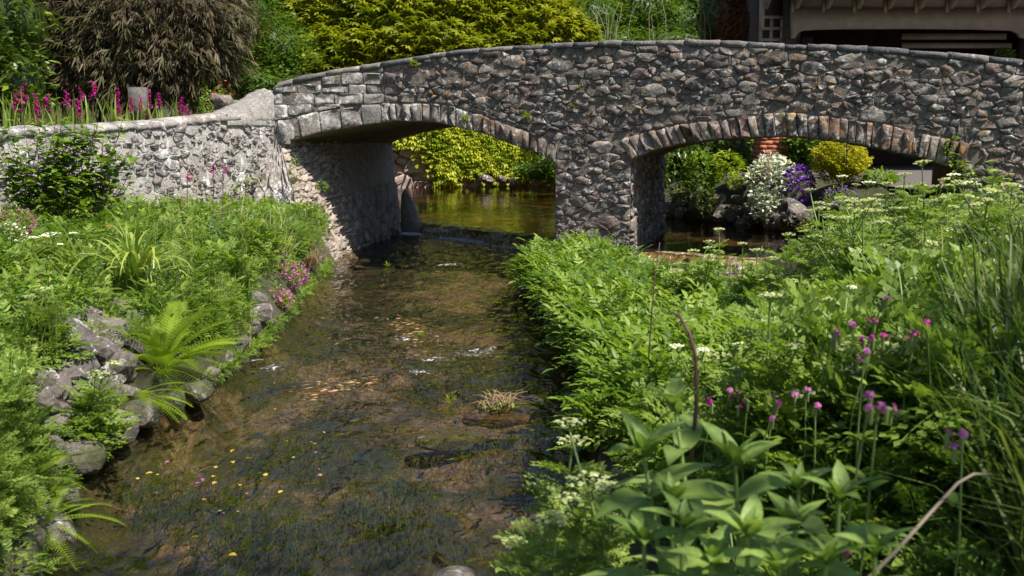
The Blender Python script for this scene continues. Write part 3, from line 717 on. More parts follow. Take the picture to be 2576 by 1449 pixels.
# the parapet end slopes down on to the wall
zK, zL = float(top(ULO)) + .01, atY(612, 234, 14.4)[2]
V = []
for i in range(15):
    u = -.10 + .87 * i / 14; base = float(gt(max(u, 0))) - .03; s_ = i / 14
    zb = zK * (1 - s_) + zL * s_; zb = base + .04 + (zK - base - .04) * (1 - s_) ** 1.35
    zf = base + .02 + (zK - .07 - base) * max(0, 1 - max(u, 0) / .5) ** 1.4; zf = min(zf, zb)
    V.append(GW(u, base - .12, -.012))
    for j in range(10):
        t = j / 9; V.append(GW(u, zf + (zb - zf) * (1 - (1 - t) ** 1.5) + .035 * mnoise.noise(Vector((u * 8, t * 5, 4))), -.02 + .5 * t))
    V.append(GW(u, base - .2, .52))
idx = np.arange(15 * 12).reshape(15, 12); g = Geo(); g.add(np.array(V), np.stack([idx[:-1, :-1], idx[1:, :-1], idx[1:, 1:], idx[:-1, 1:]], -1).reshape(-1, 4), .6)
e_ = [14 * 12 + k for k in range(12)]; g.faces(np.array(V)[e_], [list(range(12))], .6); g.build('sloping_cap', M['ashlar'], gwall, smooth=False)

# ------------------------------------------------------------------ rocks
def rock_mesh(name, sx, sy, sz, sub, seed, mat, rough=0.28):
    import bmesh
    bm = bmesh.new(); bmesh.ops.create_icosphere(bm, subdivisions=sub, radius=1.0)
    off = Vector((seed * 3.1, seed * 1.7, seed * 0.9))
    for v in bm.verts:
        c = v.co.copy(); k = 1 + rough * mnoise.noise(c * 1.1 + off) + rough * .5 * mnoise.noise(c * 2.7 + off)
        c *= k
        for ax, lim in ((0, .8), (1, .78), (2, .75)):           # flattened faces, as split stone has
            if abs(c[ax]) > lim: c[ax] = math.copysign(lim + (abs(c[ax]) - lim) * .25, c[ax])
        v.co = Vector((c.x * sx, c.y * sy, c.z * sz))
    me = bpy.data.meshes.new(name); bm.to_mesh(me); bm.free()
    a = me.attributes.new('tint', 'FLOAT', 'POINT'); a.data.foreach_set('value', np.full(len(me.vertices), rng.random(), np.float32))
    me.materials.append(mat); return me
RM = [rock_mesh('rock', 1, R(.65, .9), R(.45, .7), 2, i, M['rock']) for i in range(14)]
bank = thing('bank_rockwork', 'tumbled dry stone edging holding up the left bank beside the water', 'rockwork')
def rock(parent, name, p, s, rz=None, tilt=0.35, me=None):
    o = link(name, me or random.choice(RM), parent); o.location = p; o.rotation_euler = (R(-tilt, tilt), R(-tilt, tilt), R(0, 6.28) if rz is None else rz); o.scale = (s, s, s); return o
for i in range(290):
    y = R(3.3, 13.6); x = float(xl(y)); lv = R(0, 1)
    d = 0.02 + 0.30 * lv; z = -0.04 + 0.48 * lv
    if y < 9.5: lv = R(0, 1.25); d = 0.0 + 0.5 * lv; z = 0.0 + 0.42 * lv
    s = R(0.07, 0.17) * (1.1 if y < 7.5 else .85)
    rock(bank, 'rock', (x - d, y, z + R(-.03, .03)), s)
for px, py, s in ((205, 850, .17), (160, 890, .19), (255, 900, .14), (300, 850, .12), (240, 800, .14), (290, 940, .13), (180, 940, .15), (640, 760, .11), (650, 800, .13), (625, 840, .12), (600, 880, .1), (700, 620, .15), (715, 560, .16), (690, 660, .13), (730, 600, .14)):
    p = ghit(px, py); rock(bank, 'rock', (p[0], p[1], p[2] + s * .3), s * 1.15, tilt=.7)
for px, py, s, lb in ((165, 1150, .125, 'speckled grey boulder lowest at the left water edge beside the fern'), (195, 1105, .15, 'rounded boulder with white lichen spots second from the bottom left'),
                      (255, 1075, .13, 'smooth dark rounded boulder dipping into the water beside the white spotted one'), (320, 1040, .12, 'mottled grey boulder under the tips of the big fern'),
                      (470, 985, .10, 'dark wet boulder under the right side of the big fern')):
    p = onz(px, py, 0.08); m_ = rock_mesh('boulder', 1, R(.75, .95), R(.65, .8), 3, random.randint(20, 90), M['rock'], .16)
    o = rock(None, 'boulder', (p[0] + .06, p[1], 0.08), s * 1.15, tilt=.25, me=m_); tag(o, lb, 'boulder')
p = onz(1140, 1440, 0.05); o = rock(None, 'boulder', (p[0], p[1], 0.0), .10, 0.3, .1, rock_mesh('boulder', 1, .7, .75, 3, 5, M['rock'], .2)); tag(o, 'brown wet boulder breaking the water at the bottom centre', 'boulder')
# leaning slab at the back of the left abutment
p = onz(1030, 585, 0.0); g = Geo()
V = []
for k, (dx, z) in enumerate([(-.16, -.2), (.20, -.2), (.20, .12), (.08, .50), (-.08, .78), (-.15, .66)]):
    V.append((p[0] + dx, p[1] + .1 * k / 5, z)); 
V2_ = [(a + .02, b2 + .16, c - .02) for a, b2, c in V]
g.faces(V + V2_, [[0, 1, 2, 3, 4, 5], [11, 10, 9, 8, 7, 6]] + [[i, i + 6, (i + 1) % 6 + 6, (i + 1) % 6] for i in range(6)], .3)
g.build('stone_slab', M['tunnel'], label='upright pointed dark slab standing behind the left arch wall', cat='stone slab')
# pier foot rock
g = rock_mesh('pier_footing', .75, .45, .26, 3, 11, M['bankstone'], .2); o = link('pier_footing', g, None, label='long low boulder at the foot of the bridge pier', cat='boulder')
p = onz(1380, 655, .1); o.location = (p[0] + .15, p[1] - .25, .1); o.rotation_euler = (0, 0, 1.2)

# ------------------------------------------------------------------ plant building blocks
def rots(yaw, pitch, roll, sc):
    yaw, pitch, roll, sc = np.broadcast_arrays(*[np.asarray(a, float) for a in (yaw, pitch, roll, sc)])
    cy, sy, cp, sp, cr, sr = np.cos(yaw), np.sin(yaw), np.cos(pitch), np.sin(pitch), np.cos(roll), np.sin(roll)
    z = np.zeros_like(cy); o = np.ones_like(cy)
    Rz = np.array([[cy, -sy, z], [sy, cy, z], [z, z, o]]); Rx = np.array([[o, z, z], [z, cp, -sp], [z, sp, cp]]); Ry = np.array([[cr, z, sr], [z, o, z], [-sr, z, cr]])
    return np.einsum('ijn,jkn,kln->nil', Rz, Rx, Ry) * sc.reshape(-1)[:, None, None]
def rr_(a, b, n): return rng.uniform(a, b, n)
def P_(V, F, t=0.5, m=0):
    V = np.array(V, float); Fs = [(np.array(f), m) for f in (F if isinstance(F[0][0], (list, tuple)) else [F])]; return (V, Fs, np.full(len(V), t))
def proto(g):
    V = np.concatenate(g.V); by = {}
    for a, m in g.F: by.setdefault((a.shape[1], m), []).append(a)
    return (V, [(np.concatenate(v), k[1]) for k, v in by.items()], np.concatenate(g.T))
LEAF = P_([(0, 0, 0), (.17, .2, .05), (.21, .48, .07), (.13, .76, .02), (0, 1, -.12), (-.13, .76, .02), (-.21, .48, .07), (-.17, .2, .05), (0, .48, 0)], [[(0, 1, 2, 8), (8, 2, 3, 4), (8, 4, 5, 6), (0, 8, 6, 7)]])
THIN = P_([(0, 0, 0), (.13, .4, .03), (0, 1, -.05), (-.13, .4, .03)], [[(0, 1, 2, 3)]])
TINY = P_([(0, 0, 0), (.32, .5, .06), (0, 1, -.04), (-.32, .5, .06)], [[(0, 1, 2, 3)]])
HEX = P_([(math.cos(a) * .5, math.sin(a) * .5, .12 * (k % 2)) for k, a in enumerate(np.arange(6) * math.pi / 3)], [[(0, 1, 2, 3, 4, 5)]])
def blade(curve, w=0.035, n=4):
    V = []; a = math.radians(88); x = y = 0.0; z = 0.0
    for k in range(n + 1):
        ww = w * (1 - (k / n) ** 1.8) + .002; V += [(-ww, y, z), (ww, y, z)]
        y += math.cos(a) / n; z += math.sin(a) / n; a -= curve / n * (0.5 + 1.2 * k / n)
    return P_(V, [[(2 * k, 2 * k + 1, 2 * k + 3, 2 * k + 2) for k in range(n)]])
BL = [blade(c, .011) for c in (0.3, 0.9, 1.6, 2.3)]
def tube(g, pts, r0, r1, sides=4, tint=0.5, mat=0):
    pts = np.array(pts, float); n = len(pts); d = np.gradient(pts, axis=0); V = []
    for k in range(n):
        t = d[k] / (np.linalg.norm(d[k]) + 1e-9); a = np.cross(t, (0.3, 0.9, 0.1)); a /= np.linalg.norm(a); b2 = np.cross(t, a); r = r0 + (r1 - r0) * k / (n - 1)
        for s_ in range(sides): an = 2 * math.pi * s_ / sides; V.append(pts[k] + r * (a * math.cos(an) + b2 * math.sin(an)))
    F = [(k * sides + s_, k * sides + (s_ + 1) % sides, (k + 1) * sides + (s_ + 1) % sides, (k + 1) * sides + s_) for k in range(n - 1) for s_ in range(sides)]
    g.add(V, np.array(F), tint, mat)
def spray(npair, ang, ll, droop=0.5, lf=LEAF, sub=False, seed=0):
    """a compound leaf along +Y, length 1"""
    g = Geo(); n = 7; pts = [(0, math.sin(droop * t) / droop if droop else t, -(1 - math.cos(droop * t)) / droop) for t in np.linspace(0, 1, n)]
    g.add([(p[0] + s_ * .008, p[1], p[2]) for p in pts for s_ in (-1, 1)], np.array([(2 * k, 2 * k + 1, 2 * k + 3, 2 * k + 2) for k in range(n - 1)]), .6)
    M_, T_ = [], []
    for k in range(npair):
        t = 0.22 + 0.7 * k / max(1, npair - 1); p = np.array([0, math.sin(droop * t) / droop, -(1 - math.cos(droop * t)) / droop]); l = ll * (1 - .45 * abs(t - .45) / .55)
        for s_ in (-1, 1):
            y = s_ * ang; l2 = l * R(.85, 1.15)
            if sub:
                for q in (.35, .65, 1.0):
                    for ss_ in (-1, 1):
                        pp = p + l2 * q * .8 * np.array([math.sin(-y), math.cos(y), -.1]); T_.append(pp); M_.append(rots([y + ss_ * .8], [R(-.4, .4)], [R(-.5, .5)], [l2 * .5])[0])
            else: T_.append(p); M_.append(rots([y], [R(-.25, .25)], [R(-.4, .4)], [l2])[0])
    T_.append(np.array(pts[-1]) * .97); M_.append(rots([0], [-.3], [0], [ll * (.45 if sub else 1.1)])[0])
    g.inst(lf, np.array(M_), np.array(T_), np.full(len(T_), .5)); return proto(g)
PINN = [spray(5, 1.15, .30, .6, LEAF, seed=i) for i in range(3)]
FEATH = [spray(5, 1.0, .34, .5, TINY, True, i) for i in range(3)]
NETL = [spray(3, .95, .38, .5, LEAF, seed=i) for i in range(2)]
def clump(kind, n, rad, h):
    """leaves of one small plant, unit metres, base at the origin"""
    g = Geo(); pr = {'pinn': PINN, 'feath': FEATH, 'nett': NETL}[kind]
    for p in pr:
        m = n // len(pr); yaw = rr_(0, 6.28, m); pit = rr_(-.1, 1.25, m); z0 = h * rr_(.1, .9, m) ** .8; r0 = rad * .35 * rr_(0, 1, m)
        T = np.stack([-np.sin(yaw) * r0, np.cos(yaw) * r0, z0], 1); g.inst(p, rots(yaw, pit, rr_(-.4, .4, m), rad * rr_(.7, 1.15, m)), T, rr_(.2, .8, m))
    return proto(g)
CL = {'pinn': [clump('pinn', 24, .20, .26) for _ in range(4)], 'feath': [clump('feath', 16, .2, .34) for _ in range(4)], 'nett': [clump('nett', 20, .15, .26) for _ in range(3)]}
def tuft(n, l, spread=.09):
    g = Geo()
    for p in BL:
        m = n // 4; yaw = rr_(0, 6.28, m); r0 = spread * np.sqrt(rr_(0, 1, m)); th = rr_(0, 6.28, m)
        g.inst(p, rots(yaw, rr_(-.25, .12, m), 0, l * rr_(.55, 1.1, m)), np.stack([np.cos(th) * r0, np.sin(th) * r0, 0 * r0], 1), rr_(0, 1, m))
    return proto(g)
CL['grass'] = [tuft(70, .42) for _ in range(3)]; CL['tall'] = [tuft(90, .62, .14) for _ in range(3)]
class Scatter:
    """many copies of a few small plants, set out by geometry nodes"""
    cache = {}
    def __init__(s): s.S = []
    def build(s, name, mats, parent=None, **kw):
        mats = mats if isinstance(mats, (list, tuple)) else [mats]; keys = []; P, Rt, Sc_, Sh, Pk = [], [], [], [], []
        for kind, k, mat, p, r, sc, sh in s.S:
            key = (kind, k, mats[mat].name)
            if key not in Scatter.cache:
                gg = Geo(); pr = CL[kind][k]; gg.V = [pr[0]]; gg.T = [pr[2]]; gg.F = list(pr[1]); gg.F = [(a_, 0) for a_, _ in gg.F]; gg.n = len(pr[0]); Scatter.cache[key] = bpy.data.objects.new('small_plant', gg.mesh('small_plant', mats[mat]))
            if key not in keys: keys.append(key)
            P.append(p); Rt.append(r); Sc_.append(sc); Sh.append(sh); Pk.append(np.full(len(p), keys.index(key)))
        P, Rt, Sc_, Sh, Pk = map(np.concatenate, (P, Rt, Sc_, Sh, Pk))
        me = bpy.data.meshes.new(name); me.vertices.add(len(P)); me.vertices.foreach_set('co', P.ravel())
        for nm, ty, dat in (('rot', 'FLOAT_VECTOR', Rt), ('size', 'FLOAT', Sc_), ('shift', 'FLOAT', Sh), ('pick', 'INT', Pk)):
            at = me.attributes.new(nm, ty, 'POINT'); at.data.foreach_set('vector' if ty == 'FLOAT_VECTOR' else 'value', dat.ravel().astype(np.int32 if ty == 'INT' else np.float32))
        o = link(name, me, parent, **kw); tree = bpy.data.node_groups.new(name, 'GeometryNodeTree')
        tree.interface.new_socket('Geometry', in_out='INPUT', socket_type='NodeSocketGeometry'); tree.interface.new_socket('Geometry', in_out='OUTPUT', socket_type='NodeSocketGeometry')
        N = tree.nodes.new; Lk = tree.links.new; gi = N('NodeGroupInput'); go = N('NodeGroupOutput'); jn = N('GeometryNodeJoinGeometry')
        def att(nm, ty): x = N('GeometryNodeInputNamedAttribute'); x.data_type = ty; x.inputs['Name'].default_value = nm; return [q for q in x.outputs if q.enabled and q.name == 'Attribute'][0]
        ar, asz, apk = att('rot', 'FLOAT_VECTOR'), att('size', 'FLOAT'), att('pick', 'INT'); er = N('FunctionNodeEulerToRotation'); Lk(ar, er.inputs[0])
        for i, key in enumerate(keys):
            oi = N('GeometryNodeObjectInfo'); oi.inputs['Object'].default_value = Scatter.cache[key]; oi.inputs['As Instance'].default_value = True
            cmp_ = N('FunctionNodeCompare'); cmp_.data_type = 'INT'; cmp_.operation = 'EQUAL'; ins = [q for q in cmp_.inputs if q.enabled]; Lk(apk, ins[0]); ins[1].default_value = i
            ip = N('GeometryNodeInstanceOnPoints'); Lk(gi.outputs[0], ip.inputs['Points']); Lk([q for q in cmp_.outputs if q.enabled][0], ip.inputs['Selection']); Lk(oi.outputs['Geometry'], ip.inputs['Instance']); Lk(er.outputs[0], ip.inputs['Rotation']); Lk(asz, ip.inputs['Scale']); Lk(ip.outputs[0], jn.inputs[0])
        Lk(jn.outputs[0], go.inputs[0]); md = o.modifiers.new('plants', 'NODES'); md.node_group = tree
        return o
def grow(g, kind, pts, sc=(.8, 1.2), mat=0, lean=.12, tint=None):
    pts = np.array(pts).reshape(-1, 3); w8 = rng.integers(0, len(CL[kind]), len(pts))
    for k in range(len(CL[kind])):
        q = pts[w8 == k]; n = len(q)
        if not n: continue
        sz_ = rr_(*sc, n) * (.78 + .42 * (.5 + .5 * wn(q[:, 0] * 1.3, q[:, 1] * 1.3, 1.7)) * rr_(.8, 1.2, n))
        sh = .25 * wn(q[:, 0] * 1.9, q[:, 1] * 1.9, 1.3, 2) + rr_(-.3, .3, n)
        g.S.append((kind, k, mat, q, np.stack([rr_(-lean, lean, n), rr_(-lean, lean, n), rr_(0, 6.28, n)], 1), sz_, sh))
def scatter(n, x0, x1, y0, y1, ok, dz=-.02):
    x, y = rr_(x0, x1, n), rr_(y0, y1, n); z = H(x, y); k = ok(x, y, z); return np.stack([x, y, z + dz], 1)[k]
def infrust(x, y, m=.25): return np.abs(x) < y * .53 + m

# ------------------------------------------------------------------ ground cover (nobody could count it)
def pix(x, y, z):
    d = np.stack([x, y, z - CAMH]); dep = d[1] * CP - d[2] * SP; up = d[1] * SP + d[2] * CP
    return 1288 + FPX * d[0] / dep, 724.5 - FPX * up / dep
isl_ok = lambda x, y, z: (z > 0.07) & (x > xr(y) - .05) & (y < 12.6) & infrust(x, y) & (segdist(x, y, CH) > .5)
SKY = np.array([(1200, 900), (1270, 720), (1300, 645), (1380, 605), (1500, 590), (1600, 640), (1700, 670), (1750, 790), (1990, 850), (2040, 640), (2120, 540), (2250, 490), (2400, 460), (2600, 430)])
def chan_view(x, y, z, hh):
    """the tangle thins out towards the little channel and the pier"""
    px, py = pix(x, y, z + hh); return py > np.interp(px, SKY[:, 0], SKY[:, 1])
g = Scatter()
p = scatter(2600, -.3, 2.6, 5.5, 12.8, lambda x, y, z: isl_ok(x, y, z) & (x < 2.5) & chan_view(x, y, z, .34)); grow(g, 'pinn', p, (.7, 1.1))
p = scatter(420, .2, 1.6, 4.6, 7.5, isl_ok); grow(g, 'pinn', p, (.8, 1.2))
p = scatter(320, -.3, 2.4, 5.5, 12.5, lambda x, y, z: isl_ok(x, y, z) & chan_view(x, y, z, .3)); grow(g, 'grass', p, (.6, .9), 1)
p = scatter(120, .2, 2.4, 5.5, 12.5, lambda x, y, z: isl_ok(x, y, z) & chan_view(x, y, z, .3)); grow(g, 'nett', p, (.9, 1.4), 0)
g.build('watercress', [M['herb'], M['grass']], kind='stuff', label='dense bright green pinnate foliage covering the island below the pier')
g = Scatter()
okr = lambda x, y, z: isl_ok(x, y, z) & (x > .55) & ((x < .44 * y + .32) | (y > 7.2) | (rng.random(np.shape(x)) < .25)) & chan_view(x, y, z, .62)
p = scatter(4200, .4, 7.5, 4.2, 12.6, lambda x, y, z: okr(x, y, z) & (x > 1.9)); grow(g, 'feath', p, (.55, 1.15), 0)
p = scatter(620, .4, 4, 1.7, 5.2, okr); grow(g, 'feath', p, (.6, 1.0), 0)
p = scatter(420, .9, 3.0, 2.6, 4.8, okr); grow(g, 'feath', p, (.95, 1.3), 0)
p = scatter(400, .35, 3.6, 2.7, 6.5, okr); grow(g, 'nett', p, (.35, .62), 1)
p = scatter(420, 1.6, 7, 3.4, 11.5, okr); grow(g, 'tall', p, (.7, 1.05), 2)
p = scatter(160, 2, 7, 4.5, 12, okr); grow(g, 'nett', p, (.4, .65), 1)
p = scatter(260, 2, 7, 4, 12, okr); grow(g, 'grass', p, (.9, 1.3), 2)
p = scatter(320, .45, 3.2, 1.8, 6.5, okr); grow(g, 'pinn', p, (.7, 1.0), 0)
g.build('bank_herbs', [M['herb2'], M['herb'], M['grass']], kind='stuff', label='lush mixed feathery herbs crowding the right bank')
g = Scatter()
p = scatter(1500, 1.15, 4.4, 1.7, 7.5, lambda x, y, z: isl_ok(x, y, z) & (x > .44 * y + .26)); grow(g, 'tall', p, (.75, 1.25), 0, .3)
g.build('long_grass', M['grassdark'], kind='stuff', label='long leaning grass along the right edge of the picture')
lok = lambda x, y, z: (z > 0.16) & (x < xl(y) - .12) & infrust(x, y) & ((x - KX) * WDY - (y - KY) * WDX < -.1) & (y < 14.2)
g = Scatter()
def rocky(x, y):
    px, py = pix(x, y, H(x, y)); n = rng.random(np.shape(px))
    return ((px > 75) & (px < 350) & (py > 800) & (py < 1230) & (n < .86)) | ((px > 300) & (px < 520) & (py > 820) & (py < 1040) & (n < .55)) | ((px > 540) & (px < 720) & (py > 680) & (py < 930) & (n < .45))
p = scatter(1500, -6.5, -1.6, 3.2, 14.2, lambda x, y, z: lok(x, y, z) & ~rocky(x, y)); grow(g, 'feath', p, (.45, .85), 0)
p = scatter(1100, -6.5, -1.6, 5, 14.2, lambda x, y, z: lok(x, y, z) & ~rocky(x, y)); grow(g, 'nett', p, (.7, 1.3), 1)
p = scatter(480, -6, -1.8, 5, 14, lambda x, y, z: lok(x, y, z) & ~rocky(x, y)); grow(g, 'grass', p, (.6, 1.05), 2)
p = scatter(240, -4.4, -2.3, 9.5, 14, lambda x, y, z: lok(x, y, z)); grow(g, 'grass', p, (.6, 1.1), 2, .3)
p = scatter(160, -4.4, -2.3, 9.5, 14, lambda x, y, z: lok(x, y, z)); grow(g, 'nett', p, (.8, 1.4), 1, .3)
p = scatter(500, -4, -1.8, 4.8, 8.5, lambda x, y, z: lok(x, y, z) & ~rocky(x, y)); grow(g, 'feath', p, (.3, .5), 0)
p = scatter(900, -3.2, -1.7, 2.9, 5.4, lambda x, y, z: (x < xl(y) - .02) & infrust(x, y) & ~rocky(x, y) & ((y < 4.3) | (x < xl(y) - .45))); grow(g, 'feath', p, (.35, .65), 0)
p = scatter(200, -3.2, -1.7, 2.9, 5.4, lambda x, y, z: (x < xl(y) + .05) & infrust(x, y) & ~rocky(x, y) & ((y < 4.3) | (x < xl(y) - .5))); grow(g, 'nett', p, (.3, .6), 1)
g.build('bank_herbs', [M['herb2'], M['herb'], M['grass']], kind='stuff', label='tangled green herbs and grass covering the left bank')
# a fringe of small plants at the left water line
g = Scatter(); y = rr_(3.4, 13.2, 220); x = xl(y) - rr_(-.06, .06, 220); grow(g, 'pinn', np.stack([x, y, np.full(220, .0)], 1), (.2, .42), 0)
y = rr_(5, 12, 120); x = xl(y) - rr_(.1, .5, 120); grow(g, 'nett', np.stack([x, y, .12 + (xl(y) - x)*.9], 1), (.3, .5), 0)
g.build('waterline_herbs', M['herb'], kind='stuff', label='low green fringe at the foot of the left bank')

# ------------------------------------------------------------------ single plants
def umbel(gs, gf, p, r, n=13, white=False, up=(0, 0, 1)):
    p = np.array(p, float); T = []
    for k in range(n):
        a = 2.4 * k; q = math.sqrt((k + .5) / n); e = p + r * np.array([math.cos(a) * q, math.sin(a) * q, .75 - .22 * q * q]); tube(gs, [p, e], .0016, .001, 3, .8)
        m = 7; th = rr_(0, 6.28, m); rr2 = r * .17 * np.sqrt(rr_(0, 1, m)); T.append(np.stack([e[0] + np.cos(th) * rr2, e[1] + np.sin(th) * rr2, e[2] + rr_(-.003, .004, m)], 1))
    T = np.concatenate(T); n = len(T); gf.inst(HEX, rots(rr_(0, 6.28, n), rr_(-.5, .5, n), rr_(-.5, .5, n), rr_(.008, .013, n) * (1.25 if white else 1)), T, rr_(0, 1, n))
def umbel_plant(px, py, Y, white, label, group, heads=3, tall=1.0, leafs=12):
    top_ = atY(px, py, Y); lean = np.array([R(-.16, .16), R(-.1, .1)]); bx, by = top_[0] + lean[0], top_[1] + lean[1]; bz = gz(bx, by)
    if top_[2] - bz < .3: bz = top_[2] - .45
    r = thing('umbel_plant', label, 'plant', (bx, by, bz), 0, group)
    t = np.array([top_[0] - bx, top_[1] - by, top_[2] - bz]); gs, gl, gf = Geo(), Geo(), Geo(); bow = np.array([R(-.05, .05), R(-.05, .05), 0])
    S = lambda k: t * k + bow * math.sin(k * 3.14)
    tube(gs, [S(k) for k in np.linspace(0, 1, 6)], .011, .004, 5, .6)
    umbel(gs, gf, S(1), R(.04, .06) * (.6 if white and Y < 5 else 1), 13, white)
    for k in range(heads):
        a = R(.45, .85); s0 = S(a); yw = R(0, 6.28); ln = R(.12, .28); e = s0 + ln * np.array([math.cos(yw) * .6, math.sin(yw) * .6, .85]); tube(gs, [s0, (s0 + e) / 2 + (0, 0, -.01), e], .005, .003, 4, .6); umbel(gs, gf, e, R(.025, .045) * (.7 if white and Y < 5 else 1), 10, white)
    m = leafs * 2
    for pr in FEATH:
        k = rr_(.08, .92, m); yaw = rr_(0, 6.28, m); gl.inst(pr, rots(yaw, rr_(-.2, .9, m), rr_(-.3, .3, m), (.10 + .16 * (1 - k)) * rr_(.7, 1.2, m)), np.array([S(x) for x in k]), rr_(.3, 1, m))
    gs.build('stem', M['stem'], r); gl.build('foliage', M['herb2'], r); gf.build('umbel', M['white'] if white else M['cream'], r); return r
ORD = ['leftmost', 'second', 'third', 'fourth', 'fifth', 'sixth', 'seventh', 'eighth', 'ninth', 'tenth', 'eleventh', 'twelfth', 'thirteenth', 'fourteenth', 'fifteenth', 'sixteenth', 'seventeenth', 'eighteenth', 'nineteenth', 'twentieth', 'twenty-first', 'twenty-second', 'twenty-third', 'rightmost']
UG = 'cream umbels of the right bank'
for px, py, Y, wh, lb in [(1810, 585, 8.2, False, 'leafy cream-headed umbel plant standing in front of the pier at the dark channel'), (1868, 620, 7.9, False, 'shorter cream umbel plant just right of the leafy one before the pier'),
        (1985, 600, 6.2, False, 'lone yellowish umbel head leaning over the brown pool water'), (2120, 452, 7.6, True, 'white umbel plant in front of the round golden shrub'), (2185, 470, 7.8, True, 'white umbel plant over the grey paving'),
        (2290, 480, 8.2, False, 'pale umbel plant before the shaded paving'), (2400, 450, 7.4, True, 'wide white umbel plant at the right springing of the bridge'), (2440, 470, 7.6, True, 'second white umbel plant at the right springing'),
        (2305, 690, 4.6, True, 'small pure white umbel standing alone mid right'), (2060, 520, 6.6, False, 'cream umbel plant left of the white headed ones'),
        (1770, 890, 4.2, True, 'low white umbel plant beside the curved dead stalk'), (2100, 790, 3.9, True, 'white umbels just above the magenta campions'), (1990, 720, 5.2, False, 'leaning cream umbel over the dark channel'),
        (1940, 800, 4.4, False, 'cream umbel plant at the near end of the dark channel'), (2150, 900, 3.0, False, 'thick pale green stem with a bud head among the campions')]:
    umbel_plant(px, py, Y, wh, lb, UG if not wh else 'white umbels of the right bank', 1 if wh or px < 2000 else 3, leafs=7 if px < 2000 else 11)
for k, (px, py, Y) in enumerate([(1745, 640, 7.6), (1785, 655, 7.2), (1905, 640, 6.8), (1945, 660, 6.4), (2030, 590, 6.9), (1700, 690, 7.4)]):
    umbel_plant(px, py, Y, False, ['thin cream umbel just right of the pier foot', 'second thin cream umbel right of the pier foot', 'cream umbel in front of the right arch water', 'low cream umbel right of the one before the arch water', 'cream umbel where the tall tangle begins', 'small cream umbel at the very foot of the pier'][k], UG, 2, leafs=12)
for k in range(24):
    px = 2070 + k * 20.5 + R(-6, 6); py = R(470, 700) if px > 2200 else R(540, 700)
    umbel_plant(px, py - 40, R(4.8, 8.6), False, ORD[k] + ' from the left of the cream umbels in the tall right bank tangle', 'cream umbels in the tall tangle', 5)
for k in range(10):
    umbel_plant(1900 + k * 46 + R(-12, 12), R(760, 1050), R(2.9, 4.2), False, ORD[k] + ' from the left of the near pale-stemmed umbel plants', 'near umbel plants', 2)
umbel_plant(135, 600, 7.2, True, 'large white umbel on a pale thick stem at the left edge', None, 4)
umbel_plant(110, 740, 5.4, False, 'greenish umbel in front of the white one at the left edge', None, 2)
umbel_plant(255, 960, 5.0, False, 'low cream umbel plant in front of the grey bank rocks', None, 2)
umbel_plant(1440, 1130, 2.9, False, 'small cream umbel leaning out over the stream at the right bank', None, 2)
umbel_plant(1480, 1240, 2.4, False, 'yellow green umbel leaning over the water beside the broad leaves', None, 3)
umbel_plant(1395, 1330, 2.3, False, 'lowest umbel plant hanging over the stream at the bottom', None, 3)

src = [o for o in list(COL.objects) if o.get('group') == 'cream umbels in the tall tangle']
for k in range(60):
    o = copy_tree(random.choice(src)); y = R(4.6, 10.5); x = R(.30 * y + .3, .50 * y + .3)
    q = pix(np.array([x]), np.array([y]), np.array([gz(x, y) + .9]))
    o.location = (x, y, gz(x, y) - .02); o.rotation_euler = (R(-.15, .15), R(-.15, .15), R(0, 6.28)); s_ = R(.75, 1.05) * (1 if q[1][0] > 430 else .75); o.scale = (s_, s_, s_)
    o['label'] = 'cream umbel plant standing deep among its like in the right bank tangle'; o['group'] = 'crowded umbel plants of the right bank'
# red campion
def campion(px, py, Y, label, small=False):
    t = atY(px, py, Y); bx, by = t[0] + R(-.06, .06), t[1] + R(0, .1); bz = gz(bx, by)
    if t[2] - bz < .1: bz = t[2] - .4
    r = thing('campion', label, 'flower', (bx, by, bz), 0, 'magenta campions on the right bank'); t = t - np.array([bx, by, bz]); gs, gf, gl = Geo(), Geo(), Geo()
    bw_ = R(-.05, .05); tube(gs, [t * k + np.array([bw_ * math.sin(3.14 * k), 0, 0]) for k in (0, .35, .7, 1)], .0035, .002, 4, .5)
    s = .0105 if not small else .012
    for q in range(1 if small else random.choice((2, 3))):
        c = t + np.array([R(-.03, .03), R(-.02, .02), R(-.03, .01)]) * (q > 0); tube(gs, [c - (0, 0, .03), c], .004, .006, 5, .9)
        ax = np.array([R(-.8, .8), R(-1, .1), R(.0, .8)]); ax /= np.linalg.norm(ax); e1 = np.cross(ax, (0, 0, 1.)); e1 /= np.linalg.norm(e1); e2 = np.cross(ax, e1); c = c + ax * .008
        for w_ in range(5):
            an = w_ * 1.2566 + q; d = e1 * math.cos(an) + e2 * math.sin(an); sd2 = -e1 * math.sin(an) + e2 * math.cos(an); ss2 = s * R(.8, 1.15)
            gf.add([c, c + d * ss2 * .7 + sd2 * ss2 * .42 + ax * .003, c + d * ss2 * 1.05 + sd2 * ss2 * .2 - ax * .004, c + d * ss2 * .8 + ax * .001, c + d * ss2 * 1.05 - sd2 * ss2 * .2 - ax * .004, c + d * ss2 * .7 - sd2 * ss2 * .42 + ax * .003], np.array([(0, 1, 2, 3), (0, 3, 4, 5)]), rng.random())
        tube(gs, [c - ax * .016, c], .004, .0055, 5, .9)
    for k in (.2, .35, .5, .65, .8):
        yw = R(0, 3.14); gl.inst(LEAF, rots([yw, yw + 3.14], [.4, .4], [0, 0], [.06, .055]), np.repeat([t * k], 2, 0))
    gs.build('stem', M['stem'], r); gl.build('leaf', M['herb'], r); gf.build('petals', M['magenta' if rng.random() < .6 else 'pink'], r)
